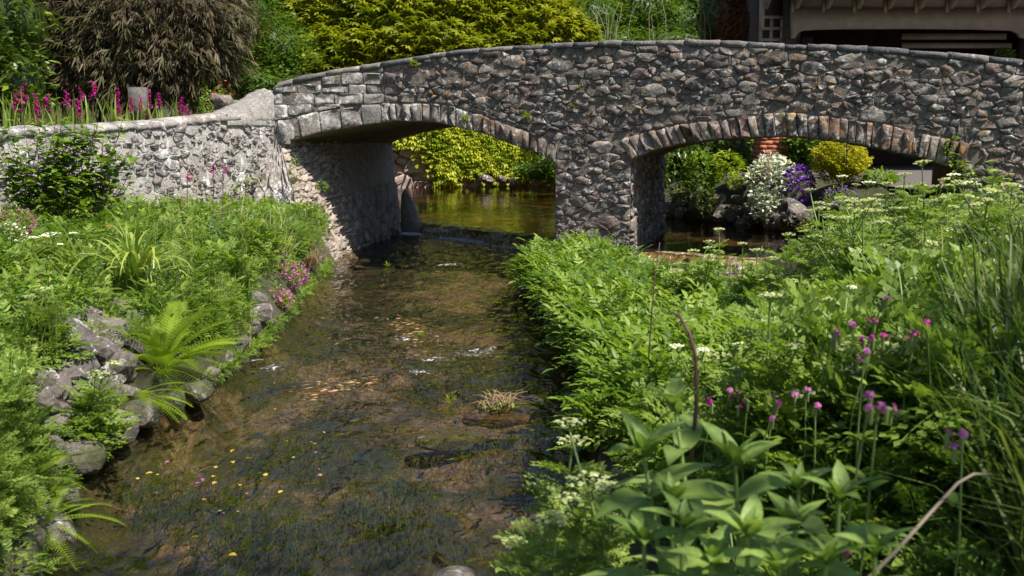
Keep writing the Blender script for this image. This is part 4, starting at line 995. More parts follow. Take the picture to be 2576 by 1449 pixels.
CAMP = [(2221, 759, 2.9, 'topmost large magenta campion on the right bank'), (2022, 783, 3.4, 'pale pink campion furthest left over the dark channel'), (2061, 765, 3.5, 'small pink campion beside the one over the dark channel'),
        (2144, 816, 3.0, 'magenta campion just under the white umbels'), (2100, 836, 2.9, 'bright campion left of the magenta group'), (2200, 812, 2.8, 'pair of pink campions below the topmost one'),
        (2197, 853, 2.7, 'magenta campion in the middle of the bunch'), (2174, 885, 2.6, 'lower magenta campion pair on dark stems'), (2331, 812, 2.7, 'lilac campion set apart to the right'), (2303, 843, 2.7, 'magenta campion just left of the lilac one'),
        (2450, 515, 5.5, 'far pink campion against the tall grass'), (1791, 1018, 3.1, 'pink campion behind the top broad leaves'), (1835, 984, 3.1, 'magenta campion above the top of the broad leaves'),
        (1881, 1009, 2.9, 'double campion right of the broad leaf tip'), (1948, 998, 2.8, 'side-facing magenta campion low on the bank'), (1950, 1024, 2.8, 'magenta campion directly beneath the side-facing one'),
        (2026, 984, 2.8, 'violet campion half hidden in the herbs'), (2051, 1024, 2.7, 'small violet campion below the half hidden one'), (2190, 996, 1.9, 'big near campion head on a tall reddish stem'), (2208, 1024, 1.9, 'drooping campion buds under the big near head'),
        (2421, 1093, 1.9, 'blurred pink campion in the long grass'), (2108, 1382, 1.8, 'lowest magenta campion at the bottom edge'), (2370, 455, 6.5, 'pink flower by the right springing stones'), (2520, 470, 6.0, 'dusky pink flower at the far right edge')]
for a in CAMP: campion(*a)

# broad-leaved plant in the foreground
def broad_leaf():
    n, V = 20, []
    for k in range(n + 1):
        t = k / n; wd = .165 * math.sin(math.pi * t ** .72) ** .9 + .003; y = t; z = .22 * t - .5 * t * t
        for s_, q in ((-1, .07), (-.55, .035), (0, 0), (.55, .035), (1, .07)): V.append((s_ * wd, y, z + q * wd * 4 + .010 * ((k // 2) % 2) * (abs(s_) == .55) + R(-.003, .003)))
    F = [(k * 5 + j, k * 5 + j + 1, k * 5 + j + 6, k * 5 + j + 5) for k in range(n) for j in range(4)]
    g = Geo(); g.add(V, np.array(F), .6); return g.mesh('broad_leaf', M['comfrey'], True)
BLM = [broad_leaf() for _ in range(4)]
for me, tv in zip(BLM, (.6, .2, .95, .4)): me.attributes['tint'].data.foreach_set('value', np.clip(np.array([tv - .15 + (.45 if i_ % 5 == 2 else 0) + (.16 if (i_ // 10) % 2 else 0) for i_, v in enumerate(me.vertices)]), 0, 1).astype(np.float32))
def broad_plant(top_px, Y, stem_to, label, nw=5, L=.15, group=None):
    L *= 1.12; nw += 1
    t = atY(*top_px, Y); b0 = np.array([t[0] + stem_to[0], t[1] + stem_to[1], 0.]); b0[2] = gz(b0[0], b0[1])
    r = thing('broad_leaved_plant', label, 'plant', tuple(b0), 0, group); t = t - b0; g = Geo(); S = lambda k: t * k + np.array([0, 0, .06 * math.sin(3.14 * k)])
    tube(g, [S(k) for k in np.linspace(0, 1, 7)], .008, .004, 6, .9); g.build('stem', M['stem'], r)
    ph = R(0, 3)
    for w_ in range(nw):
        k = 1 - w_ * .13; nl = 4 if w_ == 0 else 2
        for q in range(nl):
            o = link('leaf', random.choice(BLM), r); o.location = S(k); yaw = ph + w_ * 1.57 + q * 6.28 / nl + R(-.3, .3); el = (.75 if w_ == 0 else .35) + R(-.2, .2)
            o.rotation_euler = (el, R(-.3, .3), yaw); s = L * (.62 if w_ == 0 else min(1.0, .8 + .12 * w_)) * R(.9, 1.1); o.scale = (s * 1.15, s, s)
    for q in range(3):
        o = link('leaf', BLM[0], r); o.location = S(1); o.rotation_euler = (1.25, 0, ph + q * 2.1); s = L * .4; o.scale = (s, s, s)
broad_plant((1700, 1040), 2.15, (.10, -.05), 'tall broad-leaved plant in the foreground with its pointed top above the stream edge', 6, .16)
broad_plant((1620, 1150), 1.95, (.12, .02), 'broad-leaved shoot reaching left over the water', 5, .17)
broad_plant((1850, 1170), 2.0, (.05, .03), 'broad-leaved shoot with a large pale arching leaf', 5, .17)
for q, (px, py, Y) in enumerate([(2110, 1260, 1.75), (2000, 1330, 1.7), (1720, 1330, 1.75), (1880, 1350, 1.65), (2200, 1400, 1.6), (1620, 1370, 1.8), (2080, 1420, 1.6), (1790, 1420, 1.65), (1960, 1440, 1.6), (1690, 1260, 1.9), (2010, 1230, 1.95)]):
    broad_plant((px, py), Y, (R(-.05, .05), R(0, .1)), ['', 'shoot on the left under the star shaped top', 'shoot at the bottom left of the broad leaves', 'shoot at the bottom centre of the broad leaves', 'rightmost broad-leaved shoot beside the dead stem', 'leftmost broad-leaved shoot at the bottom, over the water', 'broad-leaved shoot cut by the bottom edge on the right', 'broad-leaved shoot cut by the bottom edge on the left', 'broad-leaved shoot cut by the bottom edge in the middle', 'small broad-leaved shoot between stream and tall plant', 'broad-leaved shoot just under the big pale leaf'][q] if q else 'star shaped broad-leaved top right of the tall one', 4, .13, 'broad-leaved shoots in the foreground')
# big basal leaves by the stream
for px, py, Y, s, lb in ((1640, 1085, 3.2, .16, 'large oval dock leaf hanging to the water at the right bank'), (1600, 880, 4.6, .12, 'broad dock leaf half up the island foliage'), (345, 575, 8.2, .30, 'upright lime green dock leaf on the left bank'),
                         (2215, 880, 3.1, .15, 'pale nettle-like leaf among the campions')):
    p = atY(px, py, Y); o = link('dock_leaf', BLM[0], label=lb, cat='leaf'); o.location = p; o.rotation_euler = (R(.2, 1.0), R(-.3, .3), R(1.5, 4.5)); o.scale = (s * 1.3, s, s)
for px, py, Y, s, lb in ((385, 655, 7.6, .17, 'curled bright orange dead leaf above the strap leaves'), (425, 668, 7.6, .14, 'orange brown dead leaf right of the brightest one'), (290, 572, 8.3, .12, 'small orange dead leaf under the lime dock leaf')):
    p = atY(px, py, Y); me = BLM[0].copy(); me.materials.clear(); me.materials.append(M['orange']); o = link('dead_leaf', me, label=lb, cat='leaf'); o.location = p; o.rotation_euler = (.4, .5, R(1, 2)); o.scale = (s, s, s)

for k in range(80):
    px, py = R(80, 350), R(800, 1180)
    if py > 1230 - (px - 80) * .75: continue
    p = ghit(px, py)
    if p[2] > .02: rock(bank, 'rock', (p[0], p[1], p[2] + .01), R(.06, .125), tilt=.7)
g = Scatter(); q = []
for k in range(150):
    p = ghit(R(440, 620), R(715, 880))
    if p[2] > .05: q.append(p)
q = np.array(q); grow(g, 'nett', q[::2], (.35, .7), 0); grow(g, 'grass', q[1::4], (.4, .7), 1); grow(g, 'pinn', q[3::4], (.4, .7), 0)
g.build('bank_edge_herbs', [M['herb'], M['grass']], kind='stuff', label='small herbs between the stones above the big fern')
# ferns
def frond(name, seed):
    g = Geo(); n = 21; L_ = 1.0; cv = 1.1
    S = lambda t: np.array([0.03 * math.sin(3 * t + seed), math.sin(cv * t) / cv, -(1 - math.cos(cv * t)) / cv])
    tube(g, [S(t) for t in np.linspace(0, 1, 9)], .006, .002, 4, .4)
    Mx, T = [], []
    for k in range(n):
        t = .16 + .82 * k / n; l = .19 * math.sin(math.pi * (0.08 + .92 * (1 - (t - .16) / .84)) ** .9) ** .7 * (1.05 - .55 * t) + .012; p = S(t)
        for s_ in (-1, 1):
            ya = s_ * (1.2 - .35 * t); d = np.array([math.sin(-ya), math.cos(ya), -.18]); m = max(4, int(l / .013)); dn = d / np.linalg.norm(d)
            g.add([p, p + dn * l * .4 + (0, .004, 0), p + dn * l, p + dn * l * .4 - (0, .004, 0)], np.array([(0, 1, 2, 3)]), .5)
            for j in range(m):
                q = (j + .5) / m; ll = .0165 * (1 - q) ** .7 + .004
                for s2 in (-1, 1): Mx.append(rots([ya + s2 * 1.15], [-.12], [s2 * .2], [ll])[0]); T.append(p + dn * l * q)
    g.inst(TINY, np.array(Mx), np.array(T), rr_(.3, .7, len(T))); return g.mesh(name, M['fern'])
FR = [frond('frond', i) for i in range(3)]
def fern(px, py, Y, n, L_, label, el=(.3, 1.25), yaws=(0, 6.28)):
    p = ghit(px, py) + (0, 0, .02); L_ *= p[1] / Y; r = thing('fern', label, 'fern', tuple(p))
    for k in range(n):
        o = link('frond', random.choice(FR), r); o.rotation_euler = (R(*el), R(-.3, .3), yaws[0] + (yaws[1] - yaws[0]) * (k + R(-.3, .3)) / n); s = L_ * R(.75, 1.1); o.scale = (s, s, s); o.location = (R(-.04, .04), R(-.04, .04), 0)
fern(405, 945, 6.2, 60, .58, 'large bright yellow-green fern spilling over the left bank rocks', (.45, 1.4))
fern(335, 1010, 5.9, 16, .42, 'lower fern drooping to the boulders under the large fern', (0, .7), (2.0, 5.5))
fern(110, 1330, 3.75, 12, .30, 'fern at the bottom left corner with fronds over the dark water', (.0, .9), (-3.0, .5))
fern(60, 1230, 4.3, 10, .34, 'fern behind the one in the bottom left corner', (.2, 1.1), (-3.5, .5))
fern(500, 1000, 6.4, 7, .16, 'tiny fern at the waterline right of the large fern', (.2, 1.0))

# strap-leaved clumps
STR = []
for c in (1.0, 1.7, 2.4, 3.0):
    pr = blade(c, .016, 7); g = Geo(); g.inst(pr, rots([0], [0], [0], [1]), np.zeros((1, 3)), np.array([c / 3])); STR.append(g.mesh('strap_leaf', M['strap']))
def strap(px, py, Y, n, L_, label, cat='plant', el=(-.5, .1), ms=STR):
    p = ghit(px, py) + (0, 0, .12); L_ *= 1.15 * p[1] / Y; r = thing('strap_leaved_clump', label, cat, tuple(p))
    for k in range(n):
        o = link('strap_leaf', random.choice(ms), r); o.rotation_euler = (R(*el), R(-.2, .2), R(0, 6.28)); s = L_ * R(.6, 1.1); o.scale = (s * 1.4, s, s); o.location = (R(-.08, .08), R(-.06, .06), 0)
strap(345, 775, 7.3, 70, .62, 'big clump of arching strap leaves above the fern')
strap(225, 770, 7.0, 26, .50, 'yellow-green strap leaf clump left of the big one')
strap(165, 830, 6.2, 14, .42, 'thin arching strap leaves over the grey rocks at left')
strap(605, 560, 9.6, 40, .55, 'upright grassy clump against the garden wall', el=(-.25, .2))
# hair grass tuft and pink cushion at the waterline
def haircl(px, py, Y, mat, L_, n, label):
    p = ghit(px, py) + (0, 0, .06); g = Geo(); pr = [blade(c, .006, 5) for c in (1.2, 2.2, 3.0)]
    for q in pr:
        m = n // 3; g.inst(q, rots(rr_(0, 6.28, m), rr_(-.7, .1, m), 0, L_ * rr_(.6, 1.1, m)), np.stack([rr_(-.05, .05, m), rr_(-.05, .05, m), 0 * rr_(0, 1, m)], 1), rr_(0, 1, m))
    r = g.build('hair_grass', mat, label=label, cat='grass tuft'); r.location = p
haircl(760, 640, 10.6, M['grass'], .42, 600, 'rounded tuft of fine green hair grass by the left arch')
haircl(785, 690, 10.3, M['straw'], .36, 260, 'pale straw coloured hanging grass under the green tuft')
def cushion(px, py, Y, rad, leafm, flm, label, fl=120, name='cushion_plant', zs=.7, ls=.022, nf=.014, nl=700):
    p = atY(px, py, Y); r = thing(name, label, 'plant', tuple(p)); v = rng.normal(0, 1, (nl, 3)); v /= np.linalg.norm(v, axis=1)[:, None]; v *= rad * rr_(.6, 1.0, nl)[:, None]; v[:, 2] *= zs
    v *= (1 + .25 * np.sin(v[:, :1] * 40 / rad * .1 + 2))
    yaw = np.arctan2(-v[:, 0], v[:, 1]) + rr_(-.8, .8, nl); g = Geo(); g.inst(LEAF, rots(yaw, rr_(-.3, 1.1, nl), rr_(-.5, .5, nl), ls * rr_(.7, 1.4, nl)), v); g.build('foliage', leafm, r)
    if fl:
        v = rng.normal(0, 1, (fl, 3)); v[:, 1] = -abs(v[:, 1]); v /= np.linalg.norm(v, axis=1)[:, None]; v *= rad * rr_(.95, 1.12, fl)[:, None]; v[:, 2] *= zs
        g = Geo(); g.inst(HEX, rots(rr_(0, 6, fl), rr_(.3, 1.5, fl), rr_(-.4, .4, fl), nf * rr_(.7, 1.4, fl)), v); g.inst(HEX, rots(rr_(0, 6, fl), rr_(-.4, .6, fl), rr_(-.4, .4, fl), nf * rr_(.7, 1.4, fl)), v + .004); g.build('flowers', flm, r)
    return r
cushion(735, 690, 9.9, .17, M['limey'], M['pink'], 'pink flowered cushion with yellow leaves hanging beside the water', 150, nf=.022)
cushion(700, 752, 9.0, .14, M['limey'], M['pink'], 'lower pink flowered cushion nearest the stream', 90, nf=.022)
cushion(615, 690, 9.2, .10, M['herb'], M['magenta'], 'small magenta flowered plant on the left bank stones', 16)
cushion(45, 560, 7.6, .15, M['herb2'], M['pink'], 'pink valerian heads at the left edge', 120, nf=.016)
cushion(28, 590, 7.4, .12, M['herb2'], M['white'], 'pale white flowered plant under the pink valerian', 70)
cushion(85, 690, 6.4, .07, M['herb2'], M['pink'], 'single pink flower head low at the left edge', 30, nf=.012)
cushion(105, 755, 6.0, .06, M['herb2'], M['magenta'], 'pair of dusky magenta flowers low at the left', 12, nf=.014)
cushion(785, 575, 12.2, .30, M['herb'], None, 'bushy small-leaved plant growing on the rubble wing wall', 0, zs=1.0, ls=.045, nl=420)
cushion(745, 430, 13.4, .10, M['herb'], None, 'small green plant in the crack beside the left arch', 0, zs=2, ls=.03, nl=160)
cushion(810, 470, 13.6, .12, M['herb'], None, 'little trailing plant on the pale rubble', 0, zs=.6, ls=.03, nl=140)
# flower spikes standing on the left bank against the garden wall
def spike(px, py, Y, n, L_, mat, label, name='flower_spike', sz=.045, up=.5, group=None, gnd=None):
    t = atY(px, py, Y); b0 = t - np.array([0.03, 0, up]); r = thing(name, label, 'flower', tuple(b0), 0, group); gs, gf, gl = Geo(), Geo(), Geo(); e = t - b0 + np.array([0, 0, L_ * .5])
    tube(gs, [(0, 0, 0), e * .6, e], .006, .003, 4, .4)
    for k in range(n):
        q = e - np.array([0, 0, L_ * k / n]); yaw = R(-2.2, 2.2) + math.pi; s = sz * (.6 + .5 * k / n); c = q + np.array([-math.sin(yaw), math.cos(yaw), -.1]) * s * .7
        gf.inst(LEAF, rots(yaw + rr_(-1.1, 1.1, 5), rr_(-.9, .9, 5), rr_(-.6, .6, 5), np.full(5, s)), np.repeat([q], 5, 0)); gf.inst(TINY, rots(rr_(0, 6, 4), rr_(-.4, 1, 4), 0, np.full(4, s * .7)), np.repeat([c], 4, 0))
    gs.build('stem', M['redstem'], r); gf.build('petals', mat, r); return r
for px, py, lb in ((472, 445, 'magenta foxglove-like flower low against the garden wall'), (538, 425, 'short pink flower spike left of the wall corner'), (562, 430, 'taller magenta flower spike nearest the wall corner')):
    spike(px, py, 10.6, 4, .10, M['magenta'], lb, sz=.045)
spike(258, 385, 10.3, 6, .22, M['redflower'], 'drooping coral red bells in front of the garden wall', sz=.02); spike(272, 420, 10.2, 5, .18, M['redflower'], 'lower drooping coral bells beside the round leaved shrub', sz=.02)
# shrub with round leaves and dark red stems
r = thing('round_leaved_shrub', 'shrub with rounded green leaves on dark red stems against the garden wall', 'shrub', tuple(atY(150, 560, 9.8)))
gs, gl = Geo(), Geo()
for k in range(100):
    a = np.array([R(-.36, .36), R(-.1, .1), 0]); hgt = R(.35, 1.05); e = a + np.array([R(-.35, .45), R(-.15, .15), hgt]); mid_ = (a + e) / 2 + (R(-.05, .05), 0, 0)
    tube(gs, [a, mid_, e], .006, .003, 4, .5)
    m = 18; t = rr_(.25, 1, m); pts = a + (e - a) * t[:, None]; yaw = rr_(0, 6.28, m); gl.inst(LEAF, rots(yaw, rr_(-.3, .6, m), rr_(-.4, .4, m), rr_(.075, .12, m)) * np.array([1.35, 1, 1]), pts)
gs.build('stem', M['redstem'], r); gl.build('foliage', M['herb'], r)
# gladioli behind the garden wall
GB = []
for c in (.15, .5, .9):
    pr = blade(c, .022, 5); g = Geo(); g.inst(pr, rots([0], [0], [0], [1]), np.zeros((1, 3)), np.array([.3 + c / 2])); GB.append(g.mesh('sword_leaf', M['strap']))
def wally(px): return float(np.interp(px, [0, 690], [11.0, 13.9]))
gl_ = [(60, 237), (88, 262), (120, 263), (88, 297), (168, 253), (205, 247), (197, 274), (235, 228), (300, 247), (298, 280), (330, 267), (353, 263), (380, 250), (397, 258), (372, 298), (457, 267), (468, 284), (40, 262), (143, 298)]
gl_lab = ['leftmost tall', 'second tall', 'third leaning', 'lowest left, just above the coping', 'single', 'short topped', 'drooping', 'tallest', 'left one of the dense group', 'lower one of the dense group', 'left middle of the dense group', 'centre of the dense group', 'arching', 'rightmost of the dense group', 'low one touching the coping', 'separate right-hand', 'low separate right-hand', 'small budding far left', 'tiny single-bloom']
for (px, py), lb in zip(gl_, gl_lab):
    Y = wally(px) + .85; r = spike(px, py, Y, 6, .22, M['magenta'], lb + ' magenta gladiolus spike behind the garden wall', 'gladiolus', .062, .45, 'gladioli behind the garden wall')
    for k in range(5):
        o = link('sword_leaf', random.choice(GB), r); o.location = (R(-.08, .08), R(-.08, .08), -.25); o.rotation_euler = (R(-.15, .35), 0, R(0, 6.28)); s = R(.55, .8); o.scale = (s * 1.3, s, s)
for k in range(16):
    px = k * 30 + R(-8, 8); Y = wally(px) + R(.5, 1.0); p = atY(px, 330, Y); strapm = GB
    r = thing('sword_leaf_clump', ORD[k] + ' from the left of the sword leaf clumps among the gladioli', 'plant', tuple(p), 0, 'sword leaf clumps behind the garden wall')
    for q in range(9): o = link('sword_leaf', random.choice(GB), r); o.location = (R(-.15, .15), R(-.1, .1), -.12); o.rotation_euler = (R(-.2, .45), 0, R(0, 6.28)); s = R(.35, .62); o.scale = (s * 1.2, s, s)

# dead stalks
def stalk(pts, r0, mat, label, group=None):
    g = Geo(); P = [atY(*p) for p in pts]; tube(g, P, r0, r0 * .5, 6, .5); g.build('dead_stalk', mat, label=label, cat='stalk', group=group)
stalk([(1740, 1150, 2.2), (1752, 1020, 2.2), (1750, 900, 2.2), (1735, 840, 2.2), (1712, 800, 2.25), (1690, 785, 2.3)], .0055, M['redstem'], 'curved grey dead stalk rising from the broad-leaved plant')
stalk([(2160, 1480, 1.7), (2260, 1380, 1.7), (2350, 1280, 1.72), (2410, 1215, 1.75), (2450, 1192, 1.77), (2490, 1193, 1.8)], .004, M['deadstem'], 'long pinkish dead stem crossing the grass at bottom right')
stalk([(1632, 900, 4.6), (1640, 780, 4.6), (1648, 690, 4.6), (1660, 610, 4.7)], .004, M['redstem'], 'thin red stem standing in the island foliage')
for k in range(14): 
    x, y_ = R(420, 660), R(470, 640); stalk([(x, y_, 10), (x + R(-30, 60), y_ - R(20, 60), 10.1), (x + R(-60, 130), y_ - R(30, 90), 10.2)], .004, M['deadstem'], 'thin bleached dead twig tangled on the left bank', 'dead twigs on the left bank')

# tufts rooted in the bridge masonry
for px, py, s, lb in ((1045, 160, .07, 'yellow-green tuft near the coping above the left arch'), (1325, 292, .06, 'small fern tuft above the pier end of the left arch'), (1465, 218, .04, 'tiny plant high in the middle of the bridge'), (1440, 268, .045, 'tiny plant above the pier'), (1352, 395, .03, 'tuft under the end of the left arch ring'),
                      (1170, 300, .06, 'brownish tuft on top of the left arch ring'), (1970, 355 - 60, .03, 'tuft on the crown of the right arch')):
    u, z = fuz(px, py); p = FP(u, z, -.04); g = Geo(); m = 60; g.inst(THIN, rots(rr_(1.8, 4.5, m), rr_(-.6, 1.1, m), 0, s * rr_(.6, 1.3, m)), rng.normal(0, s * .25, (m, 3)) * (1, .3, 1)); o = g.build('wall_tuft', M['limey'] if s > .05 else M['herb'], label=lb, cat='small plant'); o.location = p
u, z = fuz(2400, 400); g = Geo()
for k in range(150):
    t = rng.random(); uu = u + .1 * math.sin(t * 6) + R(-.14, .14) * (1.2 - t); zz = z - .35 + .62 * t; g.inst(LEAF, rots([R(2, 4.3)], [R(-.5, .6)], [R(-.4, .4)], [R(.05, .085)]) * np.array([1.3, 1, 1]), np.array([FP(uu, zz, -R(.05, .12))]))
g.build('ivy_trail', M['herb'], label='leafy creeper climbing the bridge at its right springing', cat='climber')
g = Geo(); m = 500; uu = rr_(8.2, 10.2, m); zz = .75 + rr_(0, .55, m) * rr_(.2, 1, m); g.inst(LEAF, rots(rr_(2, 4.3, m), rr_(-.5, .8, m), rr_(-.4, .4, m), rr_(.05, .09, m)), np.array([FP(a, b_, -R(.08, .4)) for a, b_ in zip(uu, zz)]))
g.build('foot_herbs', M['herb'], kind='stuff', label='leafy growth at the foot of the right bridge end')

# ------------------------------------------------------------------ far bank and garden under the right arch
fbk = thing('pool_edge_rockwork', 'low lichened rock edging along the far side of the pool under the right arch', 'rockwork')
for k in range(95):
    t = rng.random(); y = 13.6 + 6.6 * t; x = float(xp(y)); lv = R(0, 1); rock(fbk, 'rock', (x - .05 + .25 * lv, y, .18 + .38 * lv), R(.12, .26), tilt=.6)
g = Geo()
for y in np.arange(13.8, 20, .012): g.inst(TINY, rots(rr_(0, 6, 3), rr_(-.5, .8, 3), 0, rr_(.02, .05, 3)), np.stack([float(xp(y)) - rr_(.05, .2, 3), np.full(3, y), .2 + rr_(0, .12, 3)], 1))
g.build('waterside_moss', M['moss'], kind='stuff', label='golden moss along the foot of the pool edge rocks')
def blobgrow(g, blobs, n, lf, size, mat=0, depth=.25, up=.3, tint=None, front=True, droop=0, sc3=(1, 1, 1)):
    """leaves spread through the outer part of a crown made of lobes"""
    A = np.array([b_[3] * b_[5] for b_ in blobs]); A = A / A.sum(); C = np.array([b_[:3] for b_ in blobs]); Rd = np.array([b_[3:6] for b_ in blobs])
    i = rng.choice(len(blobs), n, p=A); v = rng.normal(0, 1, (n, 3)); v /= np.linalg.norm(v, axis=1)[:, None]
    if front: v[:, 1] = np.where(v[:, 1] > .35, -v[:, 1], v[:, 1])
    lump = 1 + .10 * np.sin(v[:, 0] * 9 + i) * np.cos(v[:, 2] * 8 + i * 2) + .07 * np.sin(v[:, 0] * 21 + v[:, 2] * 17 + i)
    P = C[i] + v * Rd[i] * (lump * rng.uniform(1 - depth, 1.06, n))[:, None]
    ok = np.ones(n, bool)
    for k in range(len(blobs)): ok &= (((P - C[k]) / (Rd[k] * .78)) ** 2).sum(1) > 1
    P, v, i = P[ok], v[ok], i[ok]; n = len(P)
    yaw = np.arctan2(-v[:, 0], v[:, 1]) + rr_(-1.0, 1.0, n); pit = rr_(-.7, .6, n) + up - droop
    base = .5 + .35 * np.sin(P[:, 0] * 2.1 + P[:, 2] * 2.7) * np.cos(P[:, 2] * 3.1 - P[:, 0] * 1.3)
    g.inst(lf, rots(yaw, pit, rr_(-.7, .7, n), size * rr_(.65, 1.35, n)), P, np.clip(base + rng.normal(0, .22, n), 0, 1) if tint is None else np.full(n, tint), mat)
def core(g, blobs, k=.8, tint=.1, mat=0):  # solid crown filler, inner shade put into its dark tint
    import bmesh
    bm = bmesh.new(); bmesh.ops.create_icosphere(bm, subdivisions=3, radius=1); S_ = np.array([v.co[:] for v in bm.verts]); F_ = np.array([[v.index for v in f.verts] for f in bm.faces]); bm.free()
    for b_ in blobs:
        nz_ = 1 + .14 * np.sin(S_[:, 0] * 7 + b_[0]) * np.cos(S_[:, 2] * 6 + b_[2]); g.add(np.array(b_[:3]) + S_ * np.array(b_[3:6]) * k * nz_[:, None], F_, tint, mat)
def PB(px, py, Y, rx, rz, ry=None):
    p = atY(px, py, Y); m = p[1] / FPX; return (p[0], p[1], p[2], rx * m, (ry if ry else .5 * (rx + rz) * m), rz * m)
def shrub(name, label, cat, blobs, n, lf, size, mat, **k):
    """crown leaves round a solid core with inner shade in its tint"""
    r = thing(name, label, cat, (float(np.mean([b_[0] for b_ in blobs])), float(np.mean([b_[1] for b_ in blobs])), 0)); off = np.array(r.location)
    bl = [(b_[0] - off[0], b_[1] - off[1], b_[2], *b_[3:]) for b_ in blobs]
    g = Geo(); blobgrow(g, bl, n, lf, size, **k); core(g, bl, .74); g.build('foliage', M[mat], r); return r
PALM = Geo(); PALM.inst(THIN, rots(np.arange(7) * .62 - 1.9, np.full(7, -.35), 0, [.8, .9, 1, 1.1, 1, .9, .8]) * np.array([1.3, 1, 1]), np.zeros((7, 3)), np.full(7, .5)); PALM = proto(PALM)

r = cushion(1940, 462, 17.4, .47, M['silver'], M['white'], 'large silver-leaved bush covered in white flowers under the right arch', 330, 'silver_bush', .98, .07, .055, 2600)
cushion(1915, 512, 17.0, .27, M['silver'], M['white'], 'lower trailing part of silver foliage hanging to the pool', 60, 'silver_bush', .9, .06, .05, 900)
cushion(2003, 470, 17.1, .28, M['herb'], M['purple'], 'cascade of violet purple flowers right of the silver bush', 420, nf=.045, ls=.03, zs=1.25)
cushion(2110, 505, 16.2, .32, M['herb'], M['purple'], 'second violet flowered mound behind the umbels', 200, nf=.035, ls=.03)
cushion(2215, 452, 16.6, .36, M['herb'], None, 'low green growth at the edge of the paved yard', 0, zs=.4, ls=.07, nl=700)
cushion(1850, 455, 17.6, .21, M['limey'], M['purple'], 'small yellow-green mound with a few purple flowers left of the silver bush', 26, nf=.04, ls=.05, nl=500)
cushion(1765, 440, 18.6, .45, M['herb'], None, 'mid green leafy mound nearest the pier under the right arch', 0, zs=.8, ls=.10, nl=900)
cushion(1830, 420, 18.4, .41, M['limey'], None, 'bright green leafy mound left of the brick pillar', 0, zs=.6, ls=.09, nl=700)
cushion(1712, 440, 18.4, .45, M['darkivy'], None, 'dark ivy hanging beside the pier under the right arch', 0, zs=1.1, ls=.09, nl=700)
cushion(1775, 500, 16.9, .2, M['darkivy'], None, 'dark foliage hanging over the pool rocks near the pier', 0, zs=1.2, ls=.07, nl=260)
cushion(1985, 560, 15.0, .16, M['moss'], None, 'straw and moss clump overhanging the pool water', 0, zs=.7, ls=.06, nl=260)
shrub('golden_ball_shrub', 'round clipped golden yellow shrub in front of the shaded house', 'shrub', [PB(2112, 405, 17.0, 66, 54)], 4200, TINY, .045, 'ballyellow', depth=.2)
shrub('trellis_climber', 'glossy green climber right of the brick pillar', 'climber', [PB(2010, 370, 18.2, 42, 38), PB(2075, 352, 18.3, 50, 26), PB(2030, 410, 18.2, 30, 22)], 700, LEAF, .13, 'midgreen')
shrub('ivy_thicket', 'dark ivy thicket between pier and brick pillar', 'thicket', [PB(1750, 385, 19.5, 80, 50), PB(1860, 390, 19.3, 50, 46), PB(1690, 400, 19.6, 50, 60)], 1500, LEAF, .12, 'darkivy')
for px, py, Y, lb in ((2040, 400, 16.2, 'dark iron plant support beside the climber'), (2130, 365, 15.6, 'thin iron rod by the golden ball shrub')):
    stalk([(px, py + 60, Y), (px, py, Y), (px, py - 50, Y)], .008, M['iron'], lb)
# brick pillar
pp = atY(1940, 400, 18.4); pil = thing('brick_pillar', 'square red brick pillar behind the silver bush', 'pillar', (pp[0], pp[1], .9)); g = Geo()
def boxg(g, x0, x1, y0, y1, z0, z1, tint=.5, mat=0): box8(g, [(x0, y0, z0), (x1, y0, z0), (x1, y1, z0), (x0, y1, z0), (x0, y0, z1), (x1, y0, z1), (x1, y1, z1), (x0, y1, z1)], tint, mat)
boxg(g, -.26, .26, -.26, .26, 0, 2.0); g.build('mortar_core', M['brickmortar'], pil)
bm_ = Geo(); boxg(bm_, -.108, .108, -.052, .052, -.034, .034, .5); bms = []
for t_ in (.1, .4, .6, .9):
    bm_ = Geo(); boxg(bm_, -.108, .108, -.052, .052, -.034, .034, t_); bms.append(bm_.mesh('brick', M['brick']))
for c in range(24):
    for side in (0, 1, 3):
        for q in range(3):
            s0 = -.27 + (.112 if c % 2 else 0) + q * .224 + (0 if c % 2 == 0 else -.112 if q == 0 else -.0)
            x = -.16 + q * .224 - (.112 if c % 2 else 0)
            if x > .20: continue
            o = link('brick', random.choice(bms), pil); a = side * math.pi / 2
            lx, ly = (x if x > -.2 else -.215), -.222; w_ = 1.0 if -.2 < x < .16 else .5 if x < -.2 else 1.0
            o.location = (lx * math.cos(a) - ly * math.sin(a), lx * math.sin(a) + ly * math.cos(a), .05 + c * .08); o.rotation_euler = (0, 0, a); o.scale = (w_, 1, 1)
# paving
g = Geo(); xs_ = np.linspace(6.0, 26, 60); ys_ = np.linspace(13.2, 26, 60); X, Y = np.meshgrid(xs_, ys_); idx = np.arange(3600).reshape(60, 60); Z = np.maximum(H(X, Y), .9) + .012
g.add(np.stack([X, Y, Z], -1).reshape(-1, 3), np.stack([idx[:-1, :-1], idx[:-1, 1:], idx[1:, 1:], idx[1:, :-1]], -1).reshape(-1, 4)); g.build('pavement', M['asphalt'], kind='structure', smooth=True, label='grey paved yard beyond the right arch')

